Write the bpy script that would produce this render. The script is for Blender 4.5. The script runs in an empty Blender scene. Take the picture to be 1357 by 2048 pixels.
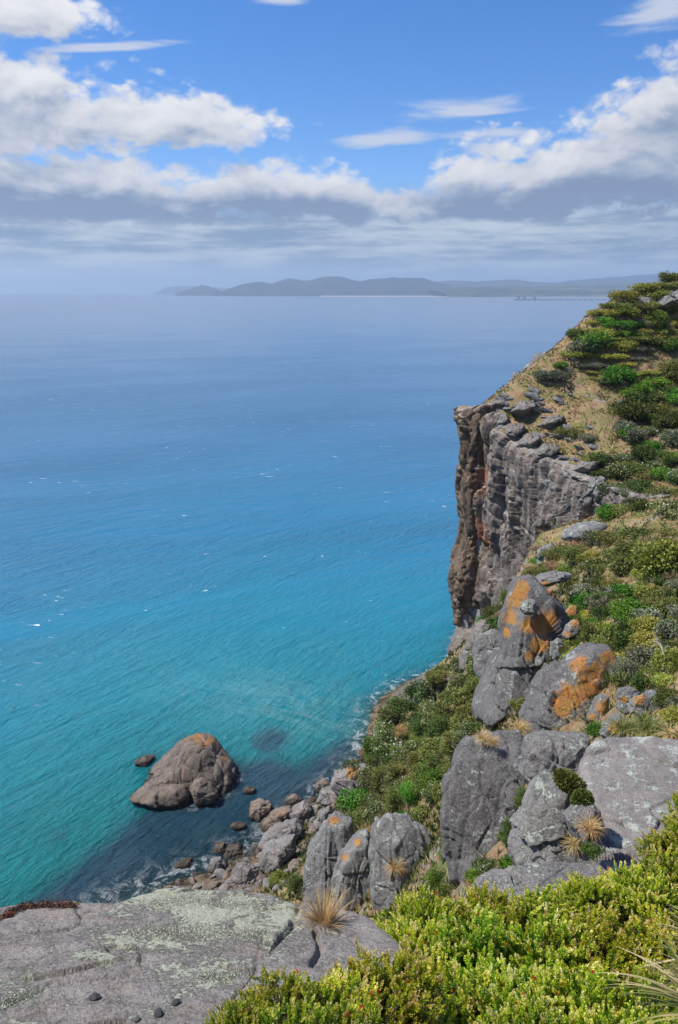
import bpy, math, random
import numpy as np
from math import radians, sin, cos, pi

# ------------------------------------------------------------------ camera, light, sky
H = 80.0; FPX = 1562.0; W0, H0 = 1357.0, 2048.0; PITCH = math.atan((1024 - 584) / FPX)
sc = bpy.context.scene
COL = sc.collection
cam_d = bpy.data.cameras.new('camera'); cam = bpy.data.objects.new('camera', cam_d); COL.objects.link(cam)
cam.location = (0, 0, H); cam.rotation_euler = (pi / 2 - PITCH, 0, 0)
cam_d.sensor_fit = 'VERTICAL'; cam_d.sensor_height = 23.6; cam_d.lens = 23.6 * FPX / H0
cam_d.clip_start = 0.05; cam_d.clip_end = 150000
sc.camera = cam
SUN_AZ = radians(-86); SUN_EL = radians(56)      # azimuth from +Y, positive to +X
sun_d = bpy.data.lights.new('sun', 'SUN'); sun = bpy.data.objects.new('sun', sun_d); COL.objects.link(sun)
sun_d.energy = 5.0; sun_d.angle = radians(0.6); sun_d.color = (1.0, 0.94, 0.83)
sun.rotation_euler = (pi / 2 - SUN_EL, 0, -SUN_AZ + pi)
sun.location = (-60, 40, 200)
vs = sc.view_settings; vs.view_transform = 'Standard'; vs.look = 'None'; vs.exposure = 0.38; vs.gamma = 1.0
vs.use_curve_mapping = False
cy = sc.cycles; cy.max_bounces = 4; cy.diffuse_bounces = 2; cy.glossy_bounces = 1; cy.transmission_bounces = 2
cy.transparent_max_bounces = 10; cy.volume_bounces = 0; cy.use_denoising = True
cy.sample_clamp_indirect = 4.0; cy.caustics_reflective = False; cy.caustics_refractive = False

SP, CP = sin(PITCH), cos(PITCH)
FW = np.array([0, CP, -SP]); UP = np.array([0, SP, CP]); CAM = np.array([0, 0, H])
def ray(px, py):
    a = (px - W0 / 2) / FPX; b = (H0 / 2 - py) / FPX
    return np.array([a, CP + b * SP, -SP + b * CP])
def at_y(px, py, y):
    d = ray(px, py); return CAM + d * (y / d[1])
def at_z(px, py, z):
    d = ray(px, py); return CAM + d * ((z - H) / d[2])
def to_px(p):
    q = np.asarray(p, float) - CAM; zc = q @ FW
    return W0 / 2 + FPX * q[..., 0] / zc, H0 / 2 - FPX * (q @ UP) / zc, zc

# ---- small node-expression helper
class NT:
    def __init__(s, tree): s.t = tree; s.n = tree.nodes; s.l = tree.links
    def node(s, typ, **kw):
        n = s.n.new(typ)
        for k, v in kw.items(): setattr(n, k, v)
        return n
    def put(s, sock, v):
        if v is None: return
        if isinstance(v, bpy.types.NodeSocket): s.l.new(v, sock)
        else:
            if hasattr(sock.default_value, '__len__') and not hasattr(v, '__len__'): v = (v, v, v)
            if hasattr(v, '__len__') and len(v) == 3 and len(sock.default_value) == 4: v = (*v, 1)
            sock.default_value = v
    def m(s, op, a, b=None, c=None, clamp=False):
        n = s.node('ShaderNodeMath', operation=op, use_clamp=clamp)
        for i, v in enumerate((a, b, c)): s.put(n.inputs[i], v)
        return n.outputs[0]
    def add(s, a, b): return s.m('ADD', a, b)
    def sub(s, a, b): return s.m('SUBTRACT', a, b)
    def mul(s, a, b): return s.m('MULTIPLY', a, b)
    def smooth(s, v, lo, hi, a=0.0, b=1.0):
        n = s.node('ShaderNodeMapRange', interpolation_type='SMOOTHSTEP')
        for i, x in enumerate((v, lo, hi, a, b)): s.put(n.inputs[i], x)
        return n.outputs[0]
    def lin(s, v, lo, hi, a=0.0, b=1.0):
        n = s.node('ShaderNodeMapRange'); n.clamp = True
        for i, x in enumerate((v, lo, hi, a, b)): s.put(n.inputs[i], x)
        return n.outputs[0]
    def vec(s, x, y, z=0.0):
        n = s.node('ShaderNodeCombineXYZ')
        for i, v in enumerate((x, y, z)): s.put(n.inputs[i], v)
        return n.outputs[0]
    def xyz(s, v):
        n = s.node('ShaderNodeSeparateXYZ'); s.put(n.inputs[0], v); return n.outputs
    def noise(s, v, scale, detail=4, rough=0.55, dist=0.0, col=False, typ='FBM', lac=2.0):
        n = s.node('ShaderNodeTexNoise'); n.noise_type = typ
        s.put(n.inputs['Vector'], v); s.put(n.inputs['Scale'], scale); n.inputs['Detail'].default_value = detail
        n.inputs['Roughness'].default_value = rough; n.inputs['Distortion'].default_value = dist
        n.inputs['Lacunarity'].default_value = lac
        return n.outputs['Color' if col else 'Fac']
    def voro(s, v, scale, feat='F1', out='Distance', rnd=1.0):
        n = s.node('ShaderNodeTexVoronoi', feature=feat); s.put(n.inputs['Vector'], v); s.put(n.inputs['Scale'], scale)
        n.inputs['Randomness'].default_value = rnd
        return n.outputs[out]
    def mapv(s, v, sc_=(1, 1, 1), loc=(0, 0, 0), rot=(0, 0, 0)):
        n = s.node('ShaderNodeMapping'); s.put(n.inputs[0], v); n.inputs['Location'].default_value = loc
        n.inputs['Rotation'].default_value = rot; n.inputs['Scale'].default_value = sc_
        return n.outputs[0]
    def mix(s, f, a, b, mode='MIX'):
        n = s.node('ShaderNodeMix', data_type='RGBA', blend_type=mode); n.clamp_factor = True
        s.put(n.inputs[0], f); s.put(n.inputs[6], a); s.put(n.inputs[7], b)
        return n.outputs[2]
    def ramp(s, f, stops):
        n = s.node('ShaderNodeValToRGB'); s.put(n.inputs[0], f); e = n.color_ramp.elements
        while len(e) < len(stops): e.new(0.5)
        for el, (p, c) in zip(e, stops): el.position = p; el.color = (*c, 1)
        return n.outputs[0]
    def attr(s, name, out='Fac'):
        n = s.node('ShaderNodeAttribute', attribute_name=name); return n.outputs[out]
    def bump(s, h, strength, dist, normal=None):
        n = s.node('ShaderNodeBump'); s.put(n.inputs['Height'], h); s.put(n.inputs['Strength'], strength)
        s.put(n.inputs['Distance'], dist); s.put(n.inputs['Normal'], normal)
        return n.outputs[0]

def sky_world():
    w = bpy.data.worlds.new('World'); sc.world = w; w.use_nodes = True
    w.cycles.sampling_method = 'MANUAL'; w.cycles.sample_map_resolution = 128
    T = NT(w.node_tree); T.n.clear()
    D = T.node('ShaderNodeTexCoord').outputs['Generated']
    x, y, z = T.xyz(D)
    u = T.mul(T.m('ARCTAN2', x, y), 15.62); v = T.mul(T.m('ARCSINE', z), 15.62)   # hundreds of photo pixels
    sky = T.node('ShaderNodeTexSky', sky_type='NISHITA'); sky.sun_disc = False
    sky.sun_elevation = SUN_EL; sky.sun_rotation = SUN_AZ
    sky.altitude = 0; sky.air_density = 0.85; sky.dust_density = 0.25; sky.ozone_density = 3.0
    hs = T.node('ShaderNodeHueSaturation'); T.put(hs.inputs['Color'], sky.outputs[0])
    hs.inputs['Saturation'].default_value = 1.3; hs.inputs['Value'].default_value = 1.12
    blue = T.mix(1.0, hs.outputs[0], (0.92, 0.95, 1.12), 'MULTIPLY')
    def uv(px, py):
        d = ray(px, py); d = d / np.linalg.norm(d)
        return math.atan2(d[0], d[1]) * 15.62, math.asin(d[2]) * 15.62
    # cumulus banks: centre (photo direction), half width, half height in hundreds of pixels
    banks = [(-20, 225, 3.6, 1.05), (330, 245, 2.5, 0.5), (70, 165, 0.9, 0.6), (40, 25, 1.9, 0.45), (-250, 60, 2.6, 1.3),
             (120, 385, 5.2, 0.78), (560, 388, 2.7, 0.62), (-300, 350, 3.6, 1.3),
             (720, 408, 1.5, 0.42), (850, 412, 1.4, 0.42), (940, 378, 1.1, 0.42),
             (1200, 345, 3.3, 0.85), (1350, 265, 2.2, 1.15), (1600, 300, 2.8, 1.6), (1050, 405, 2.6, 0.45)]
    def field(uu, vv):
        f = None
        for px, py, a, b in banks:
            u0, v0 = uv(px, py)
            du = T.m('DIVIDE', T.sub(uu, u0), a); dv = T.m('DIVIDE', T.sub(vv, v0), b)
            q = T.sub(1.0, T.m('SQRT', T.add(T.mul(du, du), T.mul(dv, dv))))
            f = q if f is None else T.m('SMOOTH_MAX', f, q, 0.15)
        # the same kind of broken cloud goes on all round, outside the frame
        g = T.noise(T.vec(T.mul(uu, 0.12), T.mul(vv, 0.26), 3.0), 1.0, 2, 0.5)
        out = T.m('MAXIMUM', T.smooth(T.m('ABSOLUTE', uu), 8.0, 13.0), T.smooth(vv, 5.0, 7.5))
        gf = T.sub(T.mul(T.sub(g, 0.55), 5.0), T.mul(T.sub(1.0, out), 6.0))
        return T.m('MAXIMUM', T.m('MAXIMUM', f, gf), -1.5)
    def dens(du, dv, fine=True):
        uu = T.add(u, du); vv = T.add(v, dv)
        P = T.vec(T.mul(uu, 0.75), T.mul(vv, 1.25), 0.0)
        n1 = T.noise(P, 0.85, 9 if fine else 4, 0.58, 0.35)
        n2 = T.noise(T.vec(T.mul(uu, 0.75), T.mul(vv, 1.25), 7.7), 2.3, 6 if fine else 2, 0.55, 0.5)
        s = T.add(T.add(field(uu, vv), T.mul(T.sub(n1, 0.5), 1.45)), T.mul(T.sub(n2, 0.5), 0.5))
        if fine:                                                   # cauliflower billows
            W = T.mapv(P, (1, 1, 1)); wob = T.noise(P, 3.0, 3, 0.6, 0, True)
            W = T.node('ShaderNodeVectorMath', operation='MULTIPLY_ADD'); T.put(W.inputs[0], wob); W.inputs[1].default_value = (.35, .35, .35); T.put(W.inputs[2], P)
            for sc_, am in ((2.6, 0.42), (6.5, 0.24)): s = T.add(s, T.mul(T.sub(0.42, T.voro(W.outputs[0], sc_)), am))
        return s
    d0 = dens(0, 0); d1 = dens(-0.10, 0.42, False)
    g0, g1 = (T.noise(T.vec(T.mul(T.add(u, a), 0.75), T.mul(T.add(v, b), 1.25), 0.0), 0.85, 5, 0.58, 0.35) for a, b in ((0, 0), (-0.06, 0.16)))
    alpha = T.smooth(d0, -0.03, 0.40)
    above = T.add(T.mul(T.smooth(d1, -0.15, 0.75), 0.75), T.mul(T.smooth(T.mul(T.sub(g1, g0), 1.9), -0.25, 0.3), 0.35))
    nt = T.noise(T.vec(T.mul(u, 0.6), T.mul(v, 1.5), 4.4), 1.6, 7, 0.6)
    above = T.add(above, T.mul(T.sub(nt, 0.5), 1.1))
    base = T.add(v, T.mul(T.sub(nt, 0.5), 0.5)); above = T.add(above, T.mul(T.smooth(u, 2.5, 5.5), 0.16)); above = T.add(T.mul(above, 0.74), T.mul(T.smooth(base, 2.15, 1.5), 0.46))
    alpha = T.mul(alpha, T.smooth(T.add(base, T.mul(T.noise(T.vec(T.mul(u, 0.5), 0.0, 1.0), 1.0, 3), 0.5)), 1.22, 1.6))
    ccol = T.ramp(above, [(0.05, (0.80, 0.80, 0.82)), (0.5, (0.60, 0.62, 0.68)), (0.85, (0.30, 0.37, 0.50)), (1.0, (0.21, 0.28, 0.42))])
    # thin high wisps
    wn = T.noise(T.vec(T.mul(u, 0.35), T.mul(v, 2.2), 11.0), 1.0, 7, 0.6, 0.6)
    def wisp(px, py, a, b, tilt=0.0):
        u0, v0 = uv(px, py); du = T.sub(u, u0)
        dv = T.sub(T.sub(v, v0), T.mul(du, tilt))
        du = T.m('DIVIDE', du, a); dv = T.m('DIVIDE', dv, b)
        return T.sub(1.0, T.m('SQRT', T.add(T.mul(du, du), T.mul(dv, dv))))
    wf = wisp(750, 282, 1.3, 0.2, 0.1)
    for a in ((930, 222, 1.5, 0.26, 0.0), (1000, 265, 1.2, 0.16, 0.0), (990, 300, 0.7, 0.14, 0.0), (1330, 15, 1.2, 0.4, 0.1), (210, 95, 1.3, 0.09, 0.1), (560, 0, 0.7, 0.1, 0.0)):
        wf = T.m('MAXIMUM', wf, wisp(*a))
    wa = T.mul(T.smooth(T.add(wf, T.mul(T.sub(wn, 0.5), 2.2)), 0.1, 0.75), 0.8)
    # low grey stratus and haze towards the horizon
    sn = T.noise(T.vec(T.mul(u, 0.28), T.mul(v, 2.6), 2.0), 1.3, 7, 0.6, 0.3)
    strat = T.mul(T.smooth(v, 2.1, 1.2), T.smooth(T.add(sn, T.smooth(v, 1.9, 0.6, 0.0, 0.30)), 0.42, 0.60))
    scol = T.mix(T.smooth(T.noise(T.vec(T.mul(u, 0.33), T.mul(v, 2.4), 9.0), 1.5, 6, 0.6), 0.36, 0.66), (0.21, 0.31, 0.45), (0.56, 0.63, 0.70))
    scol = T.mix(T.smooth(v, 0.6, 0.0), scol, (0.33, 0.48, 0.66))
    K = 10.0; KC = 8.4
    c10 = lambda c: T.mix(1.0, c, (KC, KC, KC), 'MULTIPLY')
    c = T.mix(wa, blue, c10((0.62, 0.65, 0.74)))
    c = T.mix(strat, c, c10(scol))
    c = T.mix(T.smooth(v, 0.85, 0.05, 0.0, 0.9), c, c10(T.mix(T.mul(T.smooth(u, -1.0, -7.0), 0.7), (0.36, 0.50, 0.66), (0.60, 0.68, 0.76))))
    c = T.mix(alpha, c, c10(ccol))
    bg = T.node('ShaderNodeBackground'); T.put(bg.inputs[0], c); bg.inputs[1].default_value = 1.0 / K
    T.l.new(bg.outputs[0], T.node('ShaderNodeOutputWorld').inputs[0])
sky_world()
# ------------------------------------------------------------------ numpy noise
def _h(ix, iy, iz, seed):
    h = (ix.astype(np.uint32) * np.uint32(374761393) + iy.astype(np.uint32) * np.uint32(668265263)
         + iz.astype(np.uint32) * np.uint32(2147483647 - 58) + np.uint32((seed * 974711 + 12345) & 0xffffffff))
    h = (h ^ (h >> np.uint32(13))) * np.uint32(1274126177)
    h = (h ^ (h >> np.uint32(16))) * np.uint32(2246822519)
    return (h ^ (h >> np.uint32(15)))
def _f(h): return h.astype(np.float64) / 4294967295.0
def vnoise(P, seed=0):
    """gradient noise, about -1..1"""
    P = np.asarray(P, float); I = np.floor(P).astype(np.int64); F = P - I
    w = F * F * F * (F * (F * 6 - 15) + 10); out = np.zeros(len(P))
    for dx in (0, 1):
        for dy in (0, 1):
            for dz in (0, 1):
                h = _h(I[:, 0] + dx, I[:, 1] + dy, I[:, 2] + dz, seed)
                g = ((h & np.uint32(255)).astype(float) / 127.5 - 1) * (F[:, 0] - dx) \
                    + (((h >> np.uint32(8)) & np.uint32(255)).astype(float) / 127.5 - 1) * (F[:, 1] - dy) \
                    + (((h >> np.uint32(16)) & np.uint32(255)).astype(float) / 127.5 - 1) * (F[:, 2] - dz)
                out += g * np.where(dx, w[:, 0], 1 - w[:, 0]) * np.where(dy, w[:, 1], 1 - w[:, 1]) * np.where(dz, w[:, 2], 1 - w[:, 2])
    return out * 1.3
def fbm(P, oct=4, seed=0, gain=0.5, ridged=False):
    P = np.asarray(P, float); s = np.zeros(len(P)); a = 1.0; t = 0
    for o in range(oct):
        n = vnoise(P * 2.03 ** o + o * 13.7, seed + o)
        if ridged: n = 1 - 2 * np.abs(n)
        s += a * n; t += a; a *= gain
    return s / t
def worley(P, seed=0, facet=False):
    """F1, F2, random value of the nearest cell"""
    P = np.asarray(P, float); I = np.floor(P).astype(np.int64)
    f1 = np.full(len(P), 9.0); f2 = np.full(len(P), 9.0); idv = np.zeros(len(P)); off = np.zeros((len(P), 3))
    for dx in (-1, 0, 1):
        for dy in (-1, 0, 1):
            for dz in (-1, 0, 1):
                a, b, c = I[:, 0] + dx, I[:, 1] + dy, I[:, 2] + dz
                h = _h(a, b, c, seed)
                qx = a + (h & np.uint32(1023)) / 1023.0; qy = b + ((h >> np.uint32(10)) & np.uint32(1023)) / 1023.0
                qz = c + ((h >> np.uint32(20)) & np.uint32(1023)) / 1023.0
                d = np.sqrt((P[:, 0] - qx) ** 2 + (P[:, 1] - qy) ** 2 + (P[:, 2] - qz) ** 2)
                r = _f(_h(a, b, c, seed + 77)); near = d < f1
                f2 = np.where(near, f1, np.minimum(f2, d)); idv = np.where(near, r, idv); off = np.where(near[:, None], P - np.stack([qx, qy, qz], -1), off); f1 = np.where(near, d, f1)
    if facet:                                                      # a tilted plane inside each cell: chiselled faces
        th = idv * 911.7; ph = idv * 577.3
        rv = np.stack([np.cos(th) * np.sin(ph), np.sin(th) * np.sin(ph), np.cos(ph)], -1)
        return f1, f2, (idv - .5) * 0.7 + (off * rv).sum(1) * 1.5
    return f1, f2, idv
def sstep(x, a, b):
    t = np.clip((x - a) / (b - a), 0, 1); return t * t * (3 - 2 * t)

# ------------------------------------------------------------------ mesh helpers
def mesh(name, V, F, mat=None, smooth=True, attrs=None):
    """F: (n,3) or (n,4) int array, or a list of such arrays"""
    me = bpy.data.meshes.new(name); V = np.asarray(V, np.float32)
    Fs = F if isinstance(F, list) else [F]; Fs = [np.asarray(f, np.int32) for f in Fs if len(f)]
    loops = np.concatenate([f.ravel() for f in Fs]); tot = np.concatenate([np.full(len(f), f.shape[1], np.int32) for f in Fs])
    start = np.concatenate([[0], np.cumsum(tot)[:-1]]).astype(np.int32)
    me.vertices.add(len(V)); me.vertices.foreach_set('co', V.ravel())
    me.loops.add(len(loops)); me.loops.foreach_set('vertex_index', loops)
    me.polygons.add(len(tot)); me.polygons.foreach_set('loop_start', start); me.polygons.foreach_set('loop_total', tot)
    me.polygons.foreach_set('use_smooth', np.full(len(tot), bool(smooth)))
    me.update(calc_edges=True); me.validate()
    for k, a in (attrs or {}).items():
        at = me.attributes.new(k, 'FLOAT', 'POINT'); at.data.foreach_set('value', np.asarray(a, np.float32))
    if mat: me.materials.append(mat)
    return me
def obj(name, me, parent=None, loc=None, rot=None, scale=None):
    o = bpy.data.objects.new(name, me); COL.objects.link(o)
    if parent is not None: o.parent = parent
    if loc is not None: o.location = loc
    if rot is not None: o.rotation_euler = rot
    if scale is not None: o.scale = scale if hasattr(scale, '__len__') else (scale,) * 3
    return o
def tag(o, label, cat, group=None, kind=None):
    o['label'] = label
    if cat: o['category'] = cat
    if group: o['group'] = group
    if kind: o['kind'] = kind
    return o
def struct(o, label=None):
    o['kind'] = 'structure'
    if label: o['label'] = label
    return o
def empty(name, loc, rot=(0, 0, 0), scale=1.0):
    return obj(name, None, None, loc, rot, scale)
def gridfaces(nu, nv, wrap_u=False):
    i = np.arange(nu if wrap_u else nu - 1)[:, None]; j = np.arange(nv - 1)[None, :]
    i2 = (i + 1) % nu
    return np.stack([i * nv + j, i2 * nv + j, i2 * nv + j + 1, i * nv + j + 1], -1).reshape(-1, 4)
_cs = {}
def cube_sphere(n):
    if n in _cs: return _cs[n]
    t = np.tan(np.linspace(-1, 1, n) * pi / 4); A, B = np.meshgrid(t, t, indexing='ij'); O = np.ones_like(A)
    faces = [(O, A, B), (-O, -A, B), (-A, O, B), (A, -O, B), (-B, A, O), (B, A, -O)]
    V = np.concatenate([np.stack(f, -1).reshape(-1, 3) for f in faces])
    Q = np.concatenate([gridfaces(n, n) + k * n * n for k in range(6)])
    V /= np.linalg.norm(V, axis=1)[:, None]
    key = np.round(V * 1e5).astype(np.int64); _, idx, inv = np.unique(key, axis=0, return_index=True, return_inverse=True)
    inv = inv.ravel(); V = V[idx]; Q = inv[Q]
    _cs[n] = (V, Q); return _cs[n]
def tubes(paths, sides=5):
    """paths: list of (points(n,3), radii(n)) joined into one V,F"""
    Vs, Fs, off = [], [], 0
    ang = np.arange(sides) * 2 * pi / sides
    for pts, rad in paths:
        pts = np.asarray(pts, float); n = len(pts); T = np.gradient(pts, axis=0); T /= np.linalg.norm(T, axis=1)[:, None] + 1e-9
        ref = np.where(np.abs(T[:, 2:3]) > 0.9, np.array([[1., 0, 0]]), np.array([[0, 0, 1.]]))
        A = np.cross(T, ref); A /= np.linalg.norm(A, axis=1)[:, None] + 1e-9; B = np.cross(T, A)
        R = np.asarray(rad, float)[:, None, None]
        V = pts[:, None, :] + R * (A[:, None, :] * np.cos(ang)[None, :, None] + B[:, None, :] * np.sin(ang)[None, :, None])
        Vs.append(V.reshape(-1, 3)); i = np.arange(n - 1)[:, None]; j = np.arange(sides)[None, :]; j2 = (j + 1) % sides
        Fs.append(np.stack([i * sides + j, i * sides + j2, (i + 1) * sides + j2, (i + 1) * sides + j], -1).reshape(-1, 4) + off); off += n * sides
    return np.concatenate(Vs), np.concatenate(Fs)
RNG = np.random.default_rng(7)

# ------------------------------------------------------------------ materials
def new_mat(name):
    m = bpy.data.materials.new(name); m.use_nodes = True; T = NT(m.node_tree); T.n.clear()
    out = T.node('ShaderNodeOutputMaterial'); b = T.node('ShaderNodeBsdfPrincipled'); T.l.new(b.outputs[0], out.inputs[0])
    return m, T, b, out
def rock_mat(name, c1, c2, lichen=0.5, lcol=(0.42, 0.45, 0.38), orange=0.0, scale=1.0, streak=0.5, ocol=(0.56, 0.195, 0.014), bump=0.8, warm=0.0, fine=1.0, wet=False):
    m, T, b, out = new_mat(name)
    P = T.node('ShaderNodeNewGeometry'); pos = P.outputs['Position']; nz = T.xyz(P.outputs['Normal'])[2]
    s = scale
    big = T.noise(pos, 0.5 * s, 6, 0.6, 0.4); mid = T.noise(pos, 2.3 * s, 8, 0.65, 0.3); tiny = T.noise(pos, 14 * s, 6, 0.7)
    col = T.mix(T.smooth(T.add(T.mul(big, 0.6), T.mul(mid, 0.4)), 0.38, 0.62), c1, c2)
    if warm: col = T.mix(T.mul(T.smooth(T.noise(pos, 0.9 * s, 5, 0.6, 0.5), 0.5, 0.66), warm), col, (0.30, 0.15, 0.085))
    if streak:
        st = T.noise(T.mapv(pos, (1.6 * s, 1.6 * s, 0.22 * s)), 1.0, 6, 0.6, 0.3)
        col = T.mix(T.mul(T.smooth(st, 0.48, 0.66), streak), col, tuple(x * 0.5 for x in c1))
    col = T.mix(T.smooth(tiny, 0.3, 0.75, 0.0, 0.55), col, tuple(min(1, x * 1.5) for x in c2), 'MIX')
    spk = T.noise(pos, 26 * s * fine, 4, 0.65)
    col = T.mix(T.smooth(spk, 0.54, 0.66, 0.0, 0.5), col, lcol); col = T.mix(T.smooth(spk, 0.44, 0.34, 0.0, 0.55), col, tuple(x * 0.35 for x in c1))
    col = T.mix(T.smooth(T.noise(pos, 4.5 * s, 6, 0.7, 0.8), 0.54, 0.64, 0.0, 0.5), col, tuple(x * 0.45 for x in c1))
    h = T.add(T.add(T.mul(mid, 0.55), T.mul(tiny, 0.22)), T.mul(spk, 0.08))
    if lichen:
        L = T.add(T.noise(pos, 1.1 * s, 3, 0.5, 0.6), T.mul(T.sub(T.noise(pos, 9 * s * fine, 8, 0.75), 0.5), 1.25))
        L = T.add(T.add(L, T.mul(T.smooth(nz, 0.0, 0.8), 0.13)), T.mul(T.attr('lich'), 0.3))
        lf = T.smooth(L, 0.80 - 0.26 * lichen, 0.90 - 0.26 * lichen)
        lc = T.mix(T.noise(pos, 22 * s * fine, 4, 0.6), tuple(x * 0.7 for x in lcol), tuple(min(1, x * 1.4) for x in lcol))
        col = T.mix(T.mul(lf, 0.85), col, lc); h = T.add(h, T.mul(lf, 0.2))
    o = T.attr('orange')
    of = T.add(T.add(o, T.mul(T.sub(T.noise(pos, 1.6 * s, 6, 0.7, 0.5), 0.5), 1.3)), T.mul(T.sub(T.noise(pos, 7 * s, 8, 0.8, 0.3), 0.5), 2.0))
    if orange: of = T.m('MAXIMUM', of, T.add(T.sub(T.noise(pos, 0.8 * s, 6, 0.7, 0.5), 1.0 - orange), 0.35))
    of = T.smooth(of, 0.46, 0.60)
    oc = T.mix(T.smooth(T.noise(pos, 1.7 * s, 5, 0.6), 0.35, 0.7), ocol, (0.44, 0.25, 0.022))
    oc = T.mix(T.smooth(tiny, 0.42, 0.66, 0.0, 0.7), oc, (0.17, 0.10, 0.05))
    col = T.mix(T.mul(of, T.smooth(spk, 0.38, 0.58, 0.3, 1.0)), col, oc)
    if wet: col = T.mix(T.smooth(T.add(T.xyz(pos)[2], T.mul(T.sub(mid, 0.5), 1.6)), 1.3, 0.5, 0.0, 0.75), col, (0.022, 0.019, 0.015))
    T.put(b.inputs['Base Color'], col); b.inputs['Roughness'].default_value = 0.88; b.inputs['Specular IOR Level'].default_value = 0.25
    T.put(b.inputs['Normal'], T.bump(h, bump, 0.35 / s))
    return m
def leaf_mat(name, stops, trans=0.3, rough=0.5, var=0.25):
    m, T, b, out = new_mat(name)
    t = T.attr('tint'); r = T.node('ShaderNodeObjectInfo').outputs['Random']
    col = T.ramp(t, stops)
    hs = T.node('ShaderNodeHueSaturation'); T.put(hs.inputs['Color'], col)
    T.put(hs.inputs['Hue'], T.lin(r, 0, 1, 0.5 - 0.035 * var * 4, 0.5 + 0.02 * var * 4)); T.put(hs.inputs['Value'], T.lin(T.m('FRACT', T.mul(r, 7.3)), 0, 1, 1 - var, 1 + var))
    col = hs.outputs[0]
    T.put(b.inputs['Base Color'], col); b.inputs['Roughness'].default_value = rough; b.inputs['Specular IOR Level'].default_value = 0.3
    tr = T.node('ShaderNodeBsdfTranslucent'); T.put(tr.inputs[0], col)
    mx = T.node('ShaderNodeMixShader'); mx.inputs[0].default_value = trans
    T.l.new(b.outputs[0], mx.inputs[1]); T.l.new(tr.outputs[0], mx.inputs[2]); T.l.new(mx.outputs[0], out.inputs[0])
    return m
def plain_mat(name, c1, c2, scale=3.0, rough=0.8, bump=0.2):
    m, T, b, out = new_mat(name); pos = T.node('ShaderNodeTexCoord').outputs['Object']
    n = T.noise(pos, scale, 6, 0.6); T.put(b.inputs['Base Color'], T.mix(n, c1, c2)); b.inputs['Roughness'].default_value = rough
    T.put(b.inputs['Normal'], T.bump(n, bump, 0.1)); return m
# ------------------------------------------------------------------ terrain
def rbf(pts):
    P = np.array(pts, float); X = P[:, :2]; n = len(X)
    D = np.sqrt(((X[:, None] - X[None]) ** 2).sum(-1)); A = np.zeros((n + 3, n + 3)); A[:n, :n] = D - np.eye(n) * 0.5
    A[:n, n] = 1; A[:n, n + 1:n + 3] = X; A[n:, :n] = A[:n, n:].T
    s = np.linalg.solve(A, np.concatenate([P[:, 2], np.zeros(3)]))
    def f(x, y):
        sh = np.shape(x); q = np.stack([np.ravel(x), np.ravel(y)], -1); r = np.zeros(len(q))
        for k in range(0, len(q), 20000):
            d = np.sqrt(((q[k:k + 20000, None] - X[None]) ** 2).sum(-1)); r[k:k + 20000] = d @ s[:n]
        return (r + s[n] + q @ s[n + 1:]).reshape(sh)
    return f
def PY(*l): return [tuple(at_y(*p)) for p in l]
RIGHT = PY((1357, 1470, 17), (1350, 1400, 24), (1300, 1300, 42), (1200, 1250, 50), (1300, 1100, 72), (1357, 1180, 62), (1300, 1000, 103), (1357, 1050, 92),
           (1250, 1390, 29), (1400, 1300, 40), (1500, 1200, 56), (1500, 1000, 105), (1230, 1180, 66), (1240, 1030, 104))
UPPER = RIGHT + PY((1357, 560, 176), (1300, 568, 172), (1240, 590, 168), (1200, 617, 166), (1150, 662, 163), (1100, 700, 160), (1050, 745, 157), (1000, 785, 154), (967, 812, 152),
           (940, 830, 154), (985, 855, 147), (1040, 893, 139), (1078, 912, 133), (1122, 934, 127), (1190, 967, 120), (1225, 985, 115), (1300, 900, 129), (1300, 800, 145), (1300, 700, 158), (1357, 650, 165), (1357, 850, 137),
           (1200, 750, 152), (1200, 850, 138), (1100, 820, 146), (1050, 830, 148), (1150, 780, 150), (1500, 600, 172), (1500, 750, 150)) + \
        [(55, 215, 60), (90, 220, 78), (42, 192, 47), (33, 172, 50), (120, 230, 85), (60, 260, 50), (110, 170, 88), (110, 260, 80)]
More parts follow.
